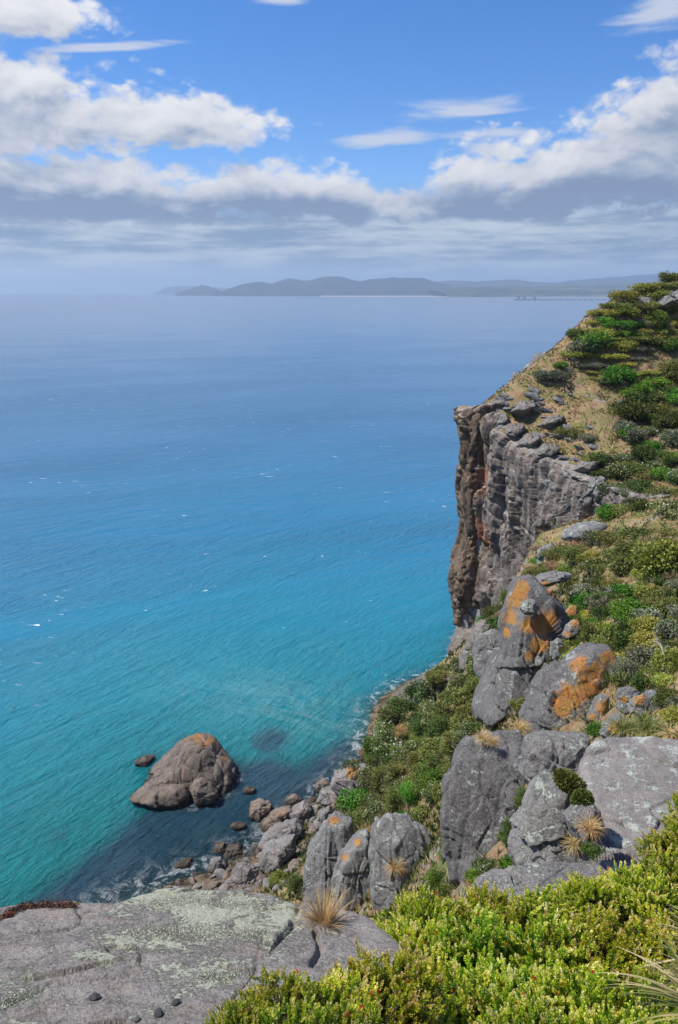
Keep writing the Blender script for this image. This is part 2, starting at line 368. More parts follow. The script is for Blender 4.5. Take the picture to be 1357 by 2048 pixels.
LOWER = RIGHT + PY((1180, 1060, 108), (1110, 1090, 113), (1080, 1055, 119), (1150, 1150, 80), (1100, 1120, 104), (1060, 1155, 107), (1000, 1240, 106), (935, 1275, 133), (960, 1345, 88), (1000, 1455, 58), (1130, 1340, 45),
           (900, 1400, 122), (850, 1465, 110), (930, 1470, 74), (790, 1620, 80), (700, 1620, 96), (760, 1570, 98), (880, 1620, 60), (650, 1690, 76), (610, 1790, 66), (820, 1790, 50), (690, 1800, 63), (1100, 1250, 66), (905, 1310, 148),
           (1060, 1510, 36), (980, 1500, 40), (930, 1745, 26), (1000, 1745, 24), (1200, 1330, 40), (1220, 1230, 52)) + \
        [(-24, 91, 0), (5, 120, 0), (25, 156, 0), (31, 175, 0), (44, 210, 0), (60, 240, 0), (-3, 93, 4.5), (-12, 85, 5), (-60, 55, 0), (-110, 30, 0),
         (-40, 108, -5), (-10, 135, -5), (12, 165, -6), (22, 190, -7), (-75, 80, -6), (-70, 140, -10), (-20, 180, -11), (20, 230, -12), (-110, 100, -11), (-60, 220, -13), (-110, 220, -14),
         (0, 0, 77.7), (-3, 2, 77.2), (-6, 0, 77), (3, 1, 78), (6, 2, 78.3), (2.2, 5, 76.2), (5, 5, 76.4), (-2, 5.5, 72), (-6, 5, 70), (-20, 4, 66), (1, 7, 71), (4, 8.5, 71.2), (6.5, 9.5, 70.9), (9, 12, 71), (6, 15, 68.5), (-3, 12, 58), (-25, 18, 55), (-20, 45, 28), (-50, 20, 40),
         (2, 16, 57), (0, 30, 43), (-3, 45, 27), (8, 22, 64), (12, 20, 69), (-10, 70, 13), (-5, 60, 20), (-12, 60, 18), (0, -12, 79), (20, -10, 82), (-20, -12, 78), (30, 15, 76), (50, 30, 78), (-60, -10, 70), (-110, -10, 60),
         (90, 20, 88), (110, 60, 90)]
CLIFF = np.array([(74, 246), (58, 226), (44, 203), (34, 183), (27.5, 167), (24.8, 158), (24.0, 154.5), (25.0, 151.2), (27.4, 149.6), (28.6, 145.5), (30.6, 140.5), (32.8, 134.5), (35.0, 128.5), (37.6, 121.5), (40.5, 114.5), (45.5, 107)], float)
def cliff_sd(x, y):
    """signed distance to the cliff line, positive inland"""
    sh = np.shape(x); q = np.stack([np.ravel(x), np.ravel(y)], -1); best = np.full(len(q), 1e9); sg = np.ones(len(q))
    for a, b in zip(CLIFF[:-1], CLIFF[1:]):
        ab = b - a; t = np.clip(((q - a) @ ab) / (ab @ ab), 0, 1); d = q - (a + t[:, None] * ab); dist = np.hypot(d[:, 0], d[:, 1])
        c = ab[0] * (q[:, 1] - a[1]) - ab[1] * (q[:, 0] - a[0]); m = dist < best - 1e-9
        best = np.where(m, dist, best); sg = np.where(m, np.sign(c), sg)
    return (best * sg).reshape(sh)
fU, fL = rbf(UPPER), rbf(LOWER)
GX = np.arange(-112, 112.01, 0.8); GY = np.arange(-12, 262.01, 0.8)
XX, YY = np.meshgrid(GX, GY, indexing='ij')
SD = cliff_sd(XX, YY); ZU, ZL = fU(XX, YY), fL(XX, YY)
ZU = np.maximum(ZU, ZL)
mixf = sstep(SD, 0.3, 3.2)
ZZ = ZL + (ZU - ZL) * mixf
q = np.stack([XX.ravel(), YY.ravel(), np.zeros(XX.size)], -1)
rough = (fbm(q / 9.0, 4, 3) * 1.1 + fbm(q / 2.6, 3, 9) * 0.35).reshape(XX.shape)
ZZ = ZZ + rough * sstep(YY, 12, 40) * (0.35 + 0.65 * sstep(ZZ, -8, 4))
def zf(x, y):
    fx = np.clip((np.asarray(x, float) - GX[0]) / 0.8, 0, len(GX) - 1.001); fy = np.clip((np.asarray(y, float) - GY[0]) / 0.8, 0, len(GY) - 1.001)
    i = fx.astype(int); j = fy.astype(int); a = fx - i; b = fy - j
    return ZZ[i, j] * (1 - a) * (1 - b) + ZZ[i + 1, j] * a * (1 - b) + ZZ[i, j + 1] * (1 - a) * b + ZZ[i + 1, j + 1] * a * b
def hit(px, py, tmin=3.0, tmax=260.0):
    """the point of the terrain seen at a photo pixel"""
    d = ray(px, py); t = np.arange(tmin, tmax, 0.15); P = CAM + d * t[:, None]
    k = np.nonzero(P[:, 2] < zf(P[:, 0], P[:, 1]))[0]
    return P[k[0]] if len(k) else None

def ground_material():
    m, T, b, out = new_mat('hillside_ground')
    G = T.node('ShaderNodeNewGeometry'); pos = G.outputs['Position']; nz = T.xyz(G.outputs['Normal'])[2]; z = T.xyz(pos)[2]
    n1 = T.noise(pos, 0.16, 6, 0.6, 0.5); n2 = T.noise(pos, 0.7, 7, 0.65, 0.4); n3 = T.noise(pos, 4.0, 6, 0.7); n4 = T.noise(T.mapv(pos, (1, 1, 1), (50, 3, 9)), 0.35, 6, 0.65, 0.6)
    dry = T.mix(T.smooth(n3, 0.35, 0.7), (0.20, 0.135, 0.08), (0.40, 0.30, 0.17))
    dry = T.mix(T.smooth(n2, 0.42, 0.62), dry, (0.25, 0.15, 0.095))
    grn = T.mix(T.smooth(n3, 0.35, 0.65), (0.055, 0.085, 0.018), (0.17, 0.18, 0.05))
    c = T.mix(T.smooth(n4, 0.40, 0.62, 0.05, 0.85), dry, grn)
    soil = T.mix(n3, (0.11, 0.055, 0.035), (0.25, 0.14, 0.09))
    c = T.mix(T.smooth(n2, 0.56, 0.66), c, soil)
    rk = T.mix(T.smooth(n3, 0.3, 0.7), (0.13, 0.125, 0.13), (0.30, 0.29, 0.27))
    rockf = T.m('MAXIMUM', T.smooth(T.add(nz, T.mul(T.sub(n2, 0.5), 0.5)), 0.50, 0.36), T.smooth(T.add(T.mul(n1, 0.5), T.mul(n2, 0.5)), 0.57, 0.63))
    c = T.mix(rockf, c, rk)
    bed = T.mix(T.smooth(n2, 0.42, 0.6), (0.035, 0.028, 0.018), (0.16, 0.12, 0.075))
    c = T.mix(T.smooth(z, 3.0, 0.2), T.mix(T.smooth(T.add(z, T.mul(T.sub(n2, 0.5), 6.0)), 10.0, 7.0), c, T.mix(n3, (0.07, 0.06, 0.052), (0.19, 0.17, 0.15))), bed)
    T.put(b.inputs['Base Color'], c); b.inputs['Roughness'].default_value = 0.9; b.inputs['Specular IOR Level'].default_value = 0.2
    T.put(b.inputs['Normal'], T.bump(T.add(n2, T.mul(n3, 0.4)), 0.7, 0.5))
    return m
gm = ground_material()
F = gridfaces(len(GX), len(GY))
struct(obj('hillside', mesh('hillside', np.stack([XX.ravel(), YY.ravel(), ZZ.ravel()], -1), F, gm)))

# ------------------------------------------------------------------ cliff of the headland
def resample(P, n):
    s = np.concatenate([[0], np.cumsum(np.hypot(*np.diff(P, axis=0).T))]); t = np.linspace(0, s[-1], n)
    return np.stack([np.interp(t, s, P[:, 0]), np.interp(t, s, P[:, 1])], -1), t
def build_cliff():
    C, s = resample(CLIFF, 640); keep = C[:, 1] < 200
    for _ in range(6): C[1:-1] = (C[:-2] + 2 * C[1:-1] + C[2:]) / 4
    tn = np.gradient(C, axis=0); tn /= np.linalg.norm(tn, axis=1)[:, None]; nrm = np.stack([tn[:, 1], -tn[:, 0]], -1)   # towards the sea
    first = np.nonzero(C[:, 1] < 200)[0][0]; C, s, nrm = C[first:], s[first:], nrm[first:]
    snose = s[np.argmin(np.hypot(C[:, 0] - 25.0, C[:, 1] - 151.2))]
    ncap, nw = 22, 240; h = np.linspace(0, 1, nw)
    zt = fU(C[:, 0] - nrm[:, 0] * 3.5, C[:, 1] - nrm[:, 1] * 3.5); zb = np.maximum(fL(C[:, 0] + nrm[:, 0], C[:, 1] + nrm[:, 1]), -2) - 3.0
    zt = np.maximum(zt, zb + 2)
    cap = np.linspace(7.5, 2.2, ncap, endpoint=False)
    X = np.zeros((len(C), ncap + nw)); Y = X.copy(); Z = X.copy(); Wt = np.zeros_like(X)
    for j, c in enumerate(cap):
        X[:, j] = C[:, 0] - nrm[:, 0] * c; Y[:, j] = C[:, 1] - nrm[:, 1] * c
        zc = zf(X[:, j], Y[:, j]); blend = sstep(c, 4.0, 7.2)
        Z[:, j] = np.minimum(zt, fU(X[:, j], Y[:, j]) + 0.3) * (1 - blend) + (zc - 0.5) * blend; Wt[:, j] = 1 - blend
    for k, hh in enumerate(h):
        j = ncap + k; z = zt + (zb - zt) * hh
        r = 2.2 * (1 - np.sqrt(np.clip(1 - (1 - np.clip((zt - z) / 3.2, 0, 1)) ** 2, 0, 1)))
        X[:, j] = C[:, 0] - nrm[:, 0] * r; Y[:, j] = C[:, 1] - nrm[:, 1] * r; Z[:, j] = z; Wt[:, j] = 1
    S = np.repeat(s[:, None], ncap + nw, 1) - snose
    P = np.stack([X.ravel(), Y.ravel(), Z.ravel()], -1)
    wob = (fbm(np.stack([Z.ravel() / 9, 0 * Z.ravel(), 0 * Z.ravel()], -1), 3, 5) * 0.8).reshape(S.shape)
    hh = (Z - zb[:, None]) / np.maximum(zt - zb, 1)[:, None]
    low = 1 - sstep(S, 2.0, 14.0)                                                    # the pillar and what lies left of it
    out = -3.1 * np.exp(-((S - 3.6 - wob * 1.2) / 0.75) ** 2) * sstep(hh, 0.12, 0.3)   # gully behind the pillar
    out += -1.6 * np.exp(-((S - 7.4 - wob) / 0.7) ** 2) * sstep(hh, 0.3, 0.7)
    out += low * 0.2 * np.exp(-((Z - 20) / 9.0) ** 2) - low * 3.2 * sstep(Z, 12.5, 8.0)    # belly and undercut foot
    out += low * 0.5 * np.sin(Z * 0.35)
    big = fbm(P * np.array([.14, .14, .085]), 4, 21).reshape(S.shape) * 2.4
    f1, f2, idv = worley(P * np.array([.24, .24, .085]) + fbm(P * .4, 2, 4)[:, None] * .3, 31, True)
    blocks = (idv * 1.25 - 0.7 * np.exp(-(f2 - f1) / 0.03)).reshape(S.shape)
    g1, g2, idg = worley(P * np.array([.8, .8, .2]) + fbm(P * 1.1, 2, 6)[:, None] * .5, 32, True)
    small = (idg * 0.26 - 0.12 * np.exp(-(g2 - g1) / 0.05) + 0.10 * fbm(P * np.array([2.2, 2.2, 1.5]), 3, 44)).reshape(S.shape)
    rid = fbm(P * np.array([.9, .9, .35]), 4, 41, ridged=True).reshape(S.shape) * 0.2
    ledge = np.zeros(S.shape)
    gj = np.random.default_rng(3)
    for _ in range(10):                                             # straight joints and steps across the face
        s0, z0, sl = gj.uniform(-6, 48), gj.uniform(8, 54), gj.choice([gj.normal() * .3 - .9, gj.normal() * 6 + 8, -gj.normal() * 4 - 7]); L_ = gj.uniform(6, 22)
        dd = ((Z - z0) - sl * (S - s0)) / math.hypot(1, sl) + wob * .5; win = np.exp(-(((S - s0) ** 2 + (Z - z0) ** 2) / L_ ** 2)); ledge += win * (-0.55 * np.exp(-(dd / .16) ** 2) + 0.22 * np.tanh(-dd / .15) * gj.choice([-1, 1, 1]))
    out = (out + ledge + (big * (1 - .65 * low) + blocks + small + rid) * (0.45 + 0.55 * sstep(Z, 2, 8))) * Wt
    X += nrm[:, 0:1] * out; Y += nrm[:, 1:2] * out
    Z += Wt * (blocks + small).clip(-1, 1) * 0.25
    V = np.stack([X.ravel(), Y.ravel(), Z.ravel()], -1)
    pillar = (low * sstep(hh, -0.1, 0.05)).ravel()
    rust = np.zeros(len(V))
    for px, py, y, r in ((975, 960, 147, 4), (985, 1060, 146, 4.5), (1035, 1165, 118, 4), (1010, 1160, 124, 3.5), (1035, 1025, 132, 2.5)):
        rust = np.maximum(rust, np.exp(-((V - at_y(px, py, y)) ** 2).sum(1) / r ** 2))
    m, T, b, o = new_mat('cliff_rock')
    G = T.node('ShaderNodeNewGeometry'); pos = G.outputs['Position']; nz = T.xyz(G.outputs['Normal'])[2]
    n1 = T.noise(pos, 0.22, 6, 0.6, 0.6); n2 = T.noise(T.mapv(pos, (1.0, 1.0, 0.35)), 0.8, 8, 0.68, 0.4); n3 = T.noise(pos, 3.0, 8, 0.72)
    grey = T.mix(T.smooth(n2, 0.36, 0.64), (0.082, 0.070, 0.064), (0.25, 0.215, 0.195))
    brown = T.mix(T.smooth(n2, 0.36, 0.64), (0.07, 0.052, 0.038), (0.205, 0.15, 0.108))
    c = T.mix(T.smooth(T.add(T.attr('pillar'), T.mul(T.sub(n1, 0.5), 1.8)), 0.2, 0.9), grey, brown)
    c = T.mix(T.mul(T.smooth(T.add(T.attr('rust'), T.mul(T.sub(n2, 0.5), 1.4)), 0.35, 0.8), 0.8), c, (0.33, 0.14, 0.075))
    pale = T.mix(n3, (0.27, 0.27, 0.26), (0.50, 0.50, 0.48))
    c = T.mix(T.smooth(T.add(T.add(n3, T.mul(nz, 0.45)), T.mul(T.sub(n1, 0.5), 0.8)), 0.80, 0.96, 0, 0.7), c, pale)
    c = T.mix(T.mul(T.smooth(n3, 0.56, 0.66), 0.5), c, (0.06, 0.055, 0.06))
    grass = T.mix(n3, (0.12, 0.09, 0.035), (0.30, 0.20, 0.10))
    c = T.mix(T.mul(T.smooth(nz, 0.74, 0.90), T.smooth(n1, 0.50, 0.6)), c, grass)
    T.put(b.inputs['Base Color'], c); b.inputs['Roughness'].default_value = 0.9; b.inputs['Specular IOR Level'].default_value = 0.2
    T.put(b.inputs['Normal'], T.bump(T.add(n2, T.mul(n3, 0.5)), 0.8, 0.5))
    o = obj('cliff', mesh('cliff', V, gridfaces(len(C), ncap + nw), m, attrs={'pillar': pillar, 'rust': rust}))
    struct(o)
build_cliff()

# ------------------------------------------------------------------ sea
def build_sea():
    def axis(lo, hi, st, far):
        a = list(np.arange(lo, hi + .01, st)); s = st; v = hi; up = []
        while v < far: s *= 1.28; v += s; up.append(v)
        s = st; v = lo; dn = []
        while v > -far: s *= 1.28; v -= s; dn.append(v)
        return np.array(dn[::-1] + a + up)
    xs = axis(-110, 50, 1.0, 42000); ys = axis(30, 210, 1.0, 42000)
    X, Y = np.meshgrid(xs, ys, indexing='ij')
    inside = (X > GX[0]) & (X < GX[-1]) & (Y > GY[0]) & (Y < GY[-1])
    depth = np.where(inside, -zf(X, Y), 14.0)
    V = np.stack([X.ravel(), Y.ravel(), 0 * X.ravel()], -1)
    # reef: dark kelp bed that follows the shore (outline as polygon on the water)
    poly = np.array([at_z(*p, 0)[:2] for p in ((60, 1800), (130, 1745), (215, 1672), (290, 1605), (325, 1572), (300, 1540), (400, 1500), (480, 1520), (540, 1515), (600, 1528), (650, 1492), (720, 1468), (810, 1445), (920, 1360), (1000, 1500), (800, 1800), (500, 2000), (100, 1900))])
    def poly_sd(x, y):
        n = len(poly); d = np.full(x.shape, 1e9); ins = np.zeros(x.shape, bool)
        for i in range(n):
            a, b = poly[i], poly[(i + 1) % n]; ab = b - a; t = np.clip(((x - a[0]) * ab[0] + (y - a[1]) * ab[1]) / (ab @ ab), 0, 1)
            d = np.minimum(d, np.hypot(x - a[0] - t * ab[0], y - a[1] - t * ab[1]))
            cr = ((a[1] > y) != (b[1] > y)) & (x < (b[0] - a[0]) * (y - a[1]) / (b[1] - a[1] + 1e-12) + a[0]); ins ^= cr
        return np.where(ins, d, -d)
    wq = np.stack([X.ravel(), Y.ravel(), 0 * X.ravel()], -1)
    reef = sstep(poly_sd(X, Y) + (fbm(wq / 7.0, 3, 51) * 2.5).reshape(X.shape), -3.0, 3.5)
    pc = at_z(540, 1482, 0); reef = np.maximum(reef, 0.85 * sstep(np.hypot(X - pc[0], (Y - pc[1]) * .8) + (fbm(wq / 3.0, 2, 52) * 1.0).reshape(X.shape), 4.6, 2.0))
    for px, py, r in ((110, 1675, 2.2), (365, 1480, 3), (300, 1520, 3.5)):
        pc = at_z(px, py, 0); reef = np.maximum(reef, 0.35 * sstep(np.hypot(X - pc[0], (Y - pc[1]) * .8), r, r * .3))
    swirl = np.zeros(X.shape)
    for px, py, ra, rb, st_ in ((610, 1420, 26, 5, .9), (560, 1400, 18, 4, .7), (690, 1445, 22, 4, .8), (760, 1455, 16, 4, .6), (510, 1385, 14, 3, .5)):
        pc = at_z(px, py, 0); dx, dy = X - pc[0], Y - pc[1]; u_ = dx * .90 - dy * .44; v_ = dx * .44 + dy * .90; swirl = np.maximum(swirl, st_ * np.exp(-(u_ / ra) ** 2 - (v_ / rb / 2) ** 2))
    clear = np.exp(-np.maximum(depth, 0) / 1.6)
    st = at_z(390, 1560, 0); clear = np.maximum(clear, 0.5 * np.exp(-(np.hypot(X - st[0], Y - st[1]) - 7.5).clip(0) / 1.2))
    m, T, b, out = new_mat('sea_water')
    G = T.node('ShaderNodeNewGeometry'); pos = G.outputs['Position']; x, y, z = T.xyz(pos)
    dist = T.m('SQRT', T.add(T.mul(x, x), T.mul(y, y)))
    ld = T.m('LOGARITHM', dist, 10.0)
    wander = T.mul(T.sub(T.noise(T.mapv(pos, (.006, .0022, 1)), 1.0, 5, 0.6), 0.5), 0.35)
    body = T.ramp(T.lin(T.add(ld, wander), 1.9, 3.7), [(0.0, (0.008, 0.135, 0.13)), (0.07, (0.006, 0.175, 0.185)), (0.16, (0.007, 0.185, 0.265)), (0.27, (0.014, 0.165, 0.31)), (0.42, (0.034, 0.145, 0.28)), (0.65, (0.065, 0.145, 0.255)), (1.0, (0.12, 0.175, 0.25))])  # far stops also carry the pale sky reflection and haze, painted in
    reefc = T.mix(T.noise(pos, 0.22, 6, 0.65, 0.5), (0.008, 0.045, 0.085), (0.03, 0.075, 0.10))
    body = T.mix(T.attr('reef'), body, reefc)
    body = T.mix(T.mul(T.mul(T.attr('swirl'), T.smooth(T.noise(T.mapv(T.mapv(pos, rot=(0, 0, .5)), (.12, .45, 1)), 1.0, 6, 0.65, 1.0), 0.36, 0.62)), 0.42), body, (0.16, 0.33, 0.33))
    # foam: whitecaps at sea, broken water along the shore, sun sparkle painted as white specks
    fm = T.smooth(T.noise(pos, 0.02, 3, 0.5), 0.45, 0.62)
    fl = T.noise(T.mapv(pos, (.16, .55, 1), (3, 5, 0), (0, 0, .25)), 1.0, 4, 0.6, 0.8)
    fleck = T.mul(T.smooth(T.add(fl, T.mul(fm, 0.05)), 0.715, 0.765), T.smooth(dist, 120, 220))
    sp = T.noise(T.mapv(pos, (1.5, 2.4, 1)), 1.0, 2, 0.5, 0.4)
    spark = T.mul(T.smooth(sp, 0.755, 0.79), 0.7)
    shore = T.mul(T.smooth(T.attr('clear'), 0.16, 0.6), T.smooth(T.noise(pos, 0.45, 8, 0.75, 0.9), 0.47, 0.60))
    foam_spark = T.m('MAXIMUM', T.m('MAXIMUM', fleck, spark), T.mul(shore, 0.5))
    T.put(b.inputs['Base Color'], T.mix(foam_spark, body, (0.75, 0.8, 0.82)))
    T.put(b.inputs['Roughness'], T.m('MAXIMUM', T.mul(foam_spark, 0.6), T.lin(ld, 1.9, 3.6, 0.08, 0.2)))
    b.inputs['IOR'].default_value = 1.333
    # waves: swell arcs bending round the stack, wind ripples, chop
    pr = T.mapv(pos, rot=(0, 0, -1.0))
    rp = T.noise(T.mapv(pr, (.26, .75, 1)), 1.0, 7, 0.62, 0.5); rp2 = T.noise(T.mapv(pr, (1.1, 2.6, 1)), 1.0, 5, 0.6, 0.3)
    swell = T.noise(T.mapv(T.mapv(pos, rot=(0, 0, -.75)), (.04, .16, 1)), 1.0, 3, 0.5, 0.6); gust = T.smooth(T.noise(T.mapv(T.mapv(pos, rot=(0, 0, -.4)), (.004, .012, 1)), 1.0, 5, 0.6, 0.5), 0.36, 0.64, 0.55, 1.25)
    far = T.noise(T.mapv(pos, (.035, .10, 1)), 1.0, 6, 0.62, 0.3)
    hgt = T.add(T.add(T.mul(swell, 1.1), T.mul(rp, 0.7)), T.add(T.mul(rp2, 0.22), T.mul(far, 1.6)))
    T.put(b.inputs['Normal'], T.bump(hgt, T.mul(T.lin(ld, 2.0, 3.5, 0.8, 0.05), gust), 3.2))
    tr = T.node('ShaderNodeBsdfTransparent'); tr.inputs[0].default_value = (0.62, 0.82, 0.84, 1)
    mx = T.node('ShaderNodeMixShader'); T.put(mx.inputs[0], T.mul(T.mul(T.attr('clear'), 0.85), T.sub(1.0, foam_spark)))
    T.l.new(b.outputs[0], mx.inputs[1]); T.l.new(tr.outputs[0], mx.inputs[2]); T.l.new(mx.outputs[0], out.inputs[0])
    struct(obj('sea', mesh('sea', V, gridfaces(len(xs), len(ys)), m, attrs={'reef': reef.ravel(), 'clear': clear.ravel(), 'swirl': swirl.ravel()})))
build_sea()

# ------------------------------------------------------------------ far coast
def build_hills():
    m, T, b, out = new_mat('far_hills'); G = T.node('ShaderNodeNewGeometry'); pos = G.outputs['Position']
    n = T.noise(pos, 0.0016, 7, 0.62, 0.4); T.put(b.inputs['Base Color'], T.mix(T.smooth(n, 0.38, 0.62), (0.012, 0.020, 0.020), (0.035, 0.045, 0.032))); b.inputs['Roughness'].default_value = 0.95; b.inputs['Specular IOR Level'].default_value = 0.0
    m2, T2, b2, out = new_mat('far_farmland'); G = T2.node('ShaderNodeNewGeometry'); pos = G.outputs['Position']
    n = T2.noise(pos, 0.003, 6, 0.65, 0.4); T2.put(b2.inputs['Base Color'], T2.mix(T2.smooth(n, 0.42, 0.6), (0.025, 0.04, 0.025), (0.11, 0.11, 0.06))); b2.inputs['Roughness'].default_value = 0.95; b2.inputs['Specular IOR Level'].default_value = 0.0
    m3 = plain_mat('beach_sand', (0.26, 0.25, 0.22), (0.36, 0.34, 0.30), 0.01)
    def ridge(name, prof, dist, depth, mat, seed, jag=0.1, base=-3.0):
        """a range whose crest runs through the given photo points at the given distance"""
        pts = np.array([at_y(px, py, dist) for px, py in prof]); n = 260
        x = np.linspace(pts[0, 0], pts[-1, 0], n); crest = np.interp(x, pts[:, 0], pts[:, 2])
        r = np.linspace(-1, 1.6, 44); X, R = np.meshgrid(x, r, indexing='ij'); Y = dist + R * depth
        prof_r = np.where(R < 0, 1 - np.abs(R) ** 1.25, 1 - (R / 1.6) ** 2)
        q = np.stack([X.ravel() / depth * 1.5, Y.ravel() / depth * 1.5, 0 * X.ravel() + seed], -1)
        nz = fbm(q, 5, seed, ridged=True).reshape(X.shape); q2 = np.stack([x / depth * 2.2, 0 * x, 0 * x + seed], -1)
        crest = crest * (1 + jag * fbm(q2, 5, seed + 3))
        Z = 0.84 * np.maximum(crest[:, None], 2) * prof_r * (1 + 0.35 * nz * (1 - np.exp(-np.abs(R) * 5))) + base * (1 - prof_r)
        return struct(obj(name, mesh(name, np.stack([X.ravel(), Y.ravel(), Z.ravel()], -1), gridfaces(n, len(r)), mat)))
    ridge('far_hills', [(326, 580), (334, 573), (345, 572), (385, 570.5), (392, 573), (400, 577), (415, 575), (432, 573), (450, 576), (475, 579)], 31000, 1600, m, 2, 0.03)
    ridge('far_hills', [(360, 582), (372, 579), (385, 575), (400, 570), (412, 571), (424, 576), (434, 580)], 19500, 700, m, 5, 0.05)
    ridge('far_hills', [(445, 582), (462, 575), (480, 568), (500, 564), (520, 562), (538, 567), (552, 563), (575, 555), (592, 557), (605, 560), (622, 558), (640, 552), (662, 550), (682, 552), (700, 557), (722, 560), (745, 557), (770, 555), (800, 552), (825, 552), (850, 555), (872, 561), (890, 566), (905, 573)], 18500, 1700, m, 8, 0.05)
    ridge('far_hills', [(850, 574), (890, 561), (930, 560), (960, 562), (1000, 558), (1040, 557), (1080, 562), (1130, 564), (1180, 558), (1240, 553), (1300, 548), (1357, 545), (1450, 543), (1600, 548)], 24000, 2600, m, 11, 0.04)
    ridge('far_hills', [(870, 579), (930, 573), (1000, 571), (1080, 572), (1160, 570), (1250, 566), (1357, 563), (1500, 560)], 15500, 2200, m2, 14, 0.10)
    # the pale beach under the range
    xs = np.linspace(at_y(640, 580, 14500)[0], at_y(1500, 580, 14500)[0], 120); V = []
    for x in xs:
        k = (x - xs[0]) / (xs[-1] - xs[0]); y0 = 13600 - 1500 * k ** 1.5
        V += [(x, y0, -0.5), (x, y0 + 260, 5.0), (x, y0 + 900, 6.0), (x, y0 + 3500, 9.0)]
    struct(obj('beach', mesh('beach', np.array(V), gridfaces(120, 4), m3)))
    # loading jetty: long trestle with a wide pier head
    steel = plain_mat('jetty_steel', (0.10, 0.09, 0.09), (0.2, 0.17, 0.15), 0.1)
    D = at_z(1040, 591, 0)[1]; D = 7600.0
    A = at_y(1030, 588, D); B = at_y(1260, 586.5, D + 900)
    je = empty('jetty', (A[0], A[1], 0)); tag(je, 'long thin loading jetty on trestle legs far off in the bay', 'jetty')
    def boxes(name, L, mat):
        V, Fq = [], []
        for x0, x1, y0, y1, z0, z1 in L:
            k = len(V); V += [(x, y, z) for x in (x0, x1) for y in (y0, y1) for z in (z0, z1)]
            Fq += [[k + a for a in f] for f in ((0, 1, 3, 2), (4, 6, 7, 5), (0, 4, 5, 1), (2, 3, 7, 6), (0, 2, 6, 4), (1, 5, 7, 3))]
        return mesh(name, np.array(V, float), np.array(Fq), mat, smooth=False)
    Lx = B[0] - A[0]
    obj('deck', boxes('deck', [(0, Lx, 0, 8, 11, 13.5)], steel), je)
    obj('pier_head', boxes('pier_head', [(0, 240, -10, 25, 11, 16)], steel), je)
    leg = boxes('leg', [(-3, 3, 0, 8, -4, 11)], steel)
    for i in range(24): obj('leg', leg, je, (20 + i * (Lx - 40) / 23, 0, 0))
    tower = boxes('loader_tower', [(-6, 6, -6, 6, 16, 34), (-22, 14, -4, 4, 30, 34)], steel)
    for x in (40, 95, 190): obj('loader_tower', tower, je, (x, 5, 0))
build_hills()

def build_haze():
    m = bpy.data.materials.new('haze_air'); m.use_nodes = True; T = NT(m.node_tree); T.n.clear()
    v = T.node('ShaderNodeVolumePrincipled'); v.inputs['Color'].default_value = (0.56, 0.75, 1.0, 1); v.inputs['Density'].default_value = HAZE
    v.inputs['Anisotropy'].default_value = 0.2
    T.l.new(v.outputs[0], T.node('ShaderNodeOutputMaterial').inputs['Volume'])
    X0, X1, Z0, Z1 = -60000, 60000, -20, 620
    V = [(x, y, z) for x in (X0, X1) for y in (X0, X1) for z in (Z0, Z1)]
    Fq = [(0, 1, 3, 2), (4, 6, 7, 5), (0, 4, 5, 1), (2, 3, 7, 6), (0, 2, 6, 4), (1, 5, 7, 3)]
    o = obj('haze', mesh('haze', np.array(V, float), np.array(Fq), m, smooth=False)); o['kind'] = 'stuff'; o['label'] = 'thin blue sea haze over the bay'
HAZE = 6.2e-5
build_haze()
# ------------------------------------------------------------------ rocks
GREY = rock_mat('grey_lichen_rock', (0.095, 0.092, 0.094), (0.20, 0.195, 0.195), 0.6, (0.32, 0.345, 0.325), scale=0.9, streak=0.5)
PURPLE = rock_mat('purple_grey_rock', (0.065, 0.062, 0.065), (0.155, 0.148, 0.15), 0.5, (0.31, 0.33, 0.32), scale=0.8, streak=0.65)
FAR = rock_mat('pale_slope_rock', (0.10, 0.098, 0.10), (0.21, 0.208, 0.21), 0.6, (0.33, 0.35, 0.34), scale=0.5, streak=0.4)
SHORE = rock_mat('brown_shore_rock', (0.10, 0.078, 0.062), (0.22, 0.175, 0.145), 0.12, (0.34, 0.32, 0.28), scale=0.5, streak=0.35, warm=0.5, wet=True)
SHORE2 = rock_mat('grey_shore_rock', (0.10, 0.095, 0.095), (0.235, 0.22, 0.215), 0.25, (0.36, 0.36, 0.34), scale=0.5, streak=0.35, warm=0.25, wet=True)
STACK = rock_mat('stack_rock', (0.085, 0.068, 0.055), (0.185, 0.155, 0.135), 0.08, (0.3, 0.28, 0.25), scale=0.35, streak=0.6, ocol=(0.30, 0.14, 0.05), warm=0.35, wet=True)
MIDSLAB = rock_mat('pale_slab_rock', (0.10, 0.095, 0.094), (0.215, 0.205, 0.202), 0.56, (0.34, 0.37, 0.335), scale=1.6, streak=0.3)

CREST = rock_mat('crest_rock', (0.085, 0.074, 0.068), (0.215, 0.195, 0.18), 0.42, (0.34, 0.345, 0.33), scale=0.5, streak=0.5, warm=0.25)
def star_rho(poly, n=720):
    P = np.asarray(poly, float); ang = np.linspace(-pi, pi, n, endpoint=False); out = np.zeros(n)
    D = np.stack([np.cos(ang), np.sin(ang)], -1)
    for a, b in zip(P, np.roll(P, -1, 0)):
        e = b - a; den = D[:, 0] * e[1] - D[:, 1] * e[0]; den = np.where(np.abs(den) < 1e-9, 1e-9, den)
        t = (a[0] * e[1] - a[1] * e[0]) / den; u = (a[0] * D[:, 1] - a[1] * D[:, 0]) / den
        out = np.where((t > 0) & (u >= 0) & (u <= 1), np.maximum(out, t), out)
    k = np.array([1, 2, 3, 2, 1]) / 9.0
    out = np.where(out <= 0, np.median(out), out)
    return ang, np.convolve(np.concatenate([out[-2:], out, out[:2]]), k, 'valid')
def unit_(v): return v / np.linalg.norm(v)
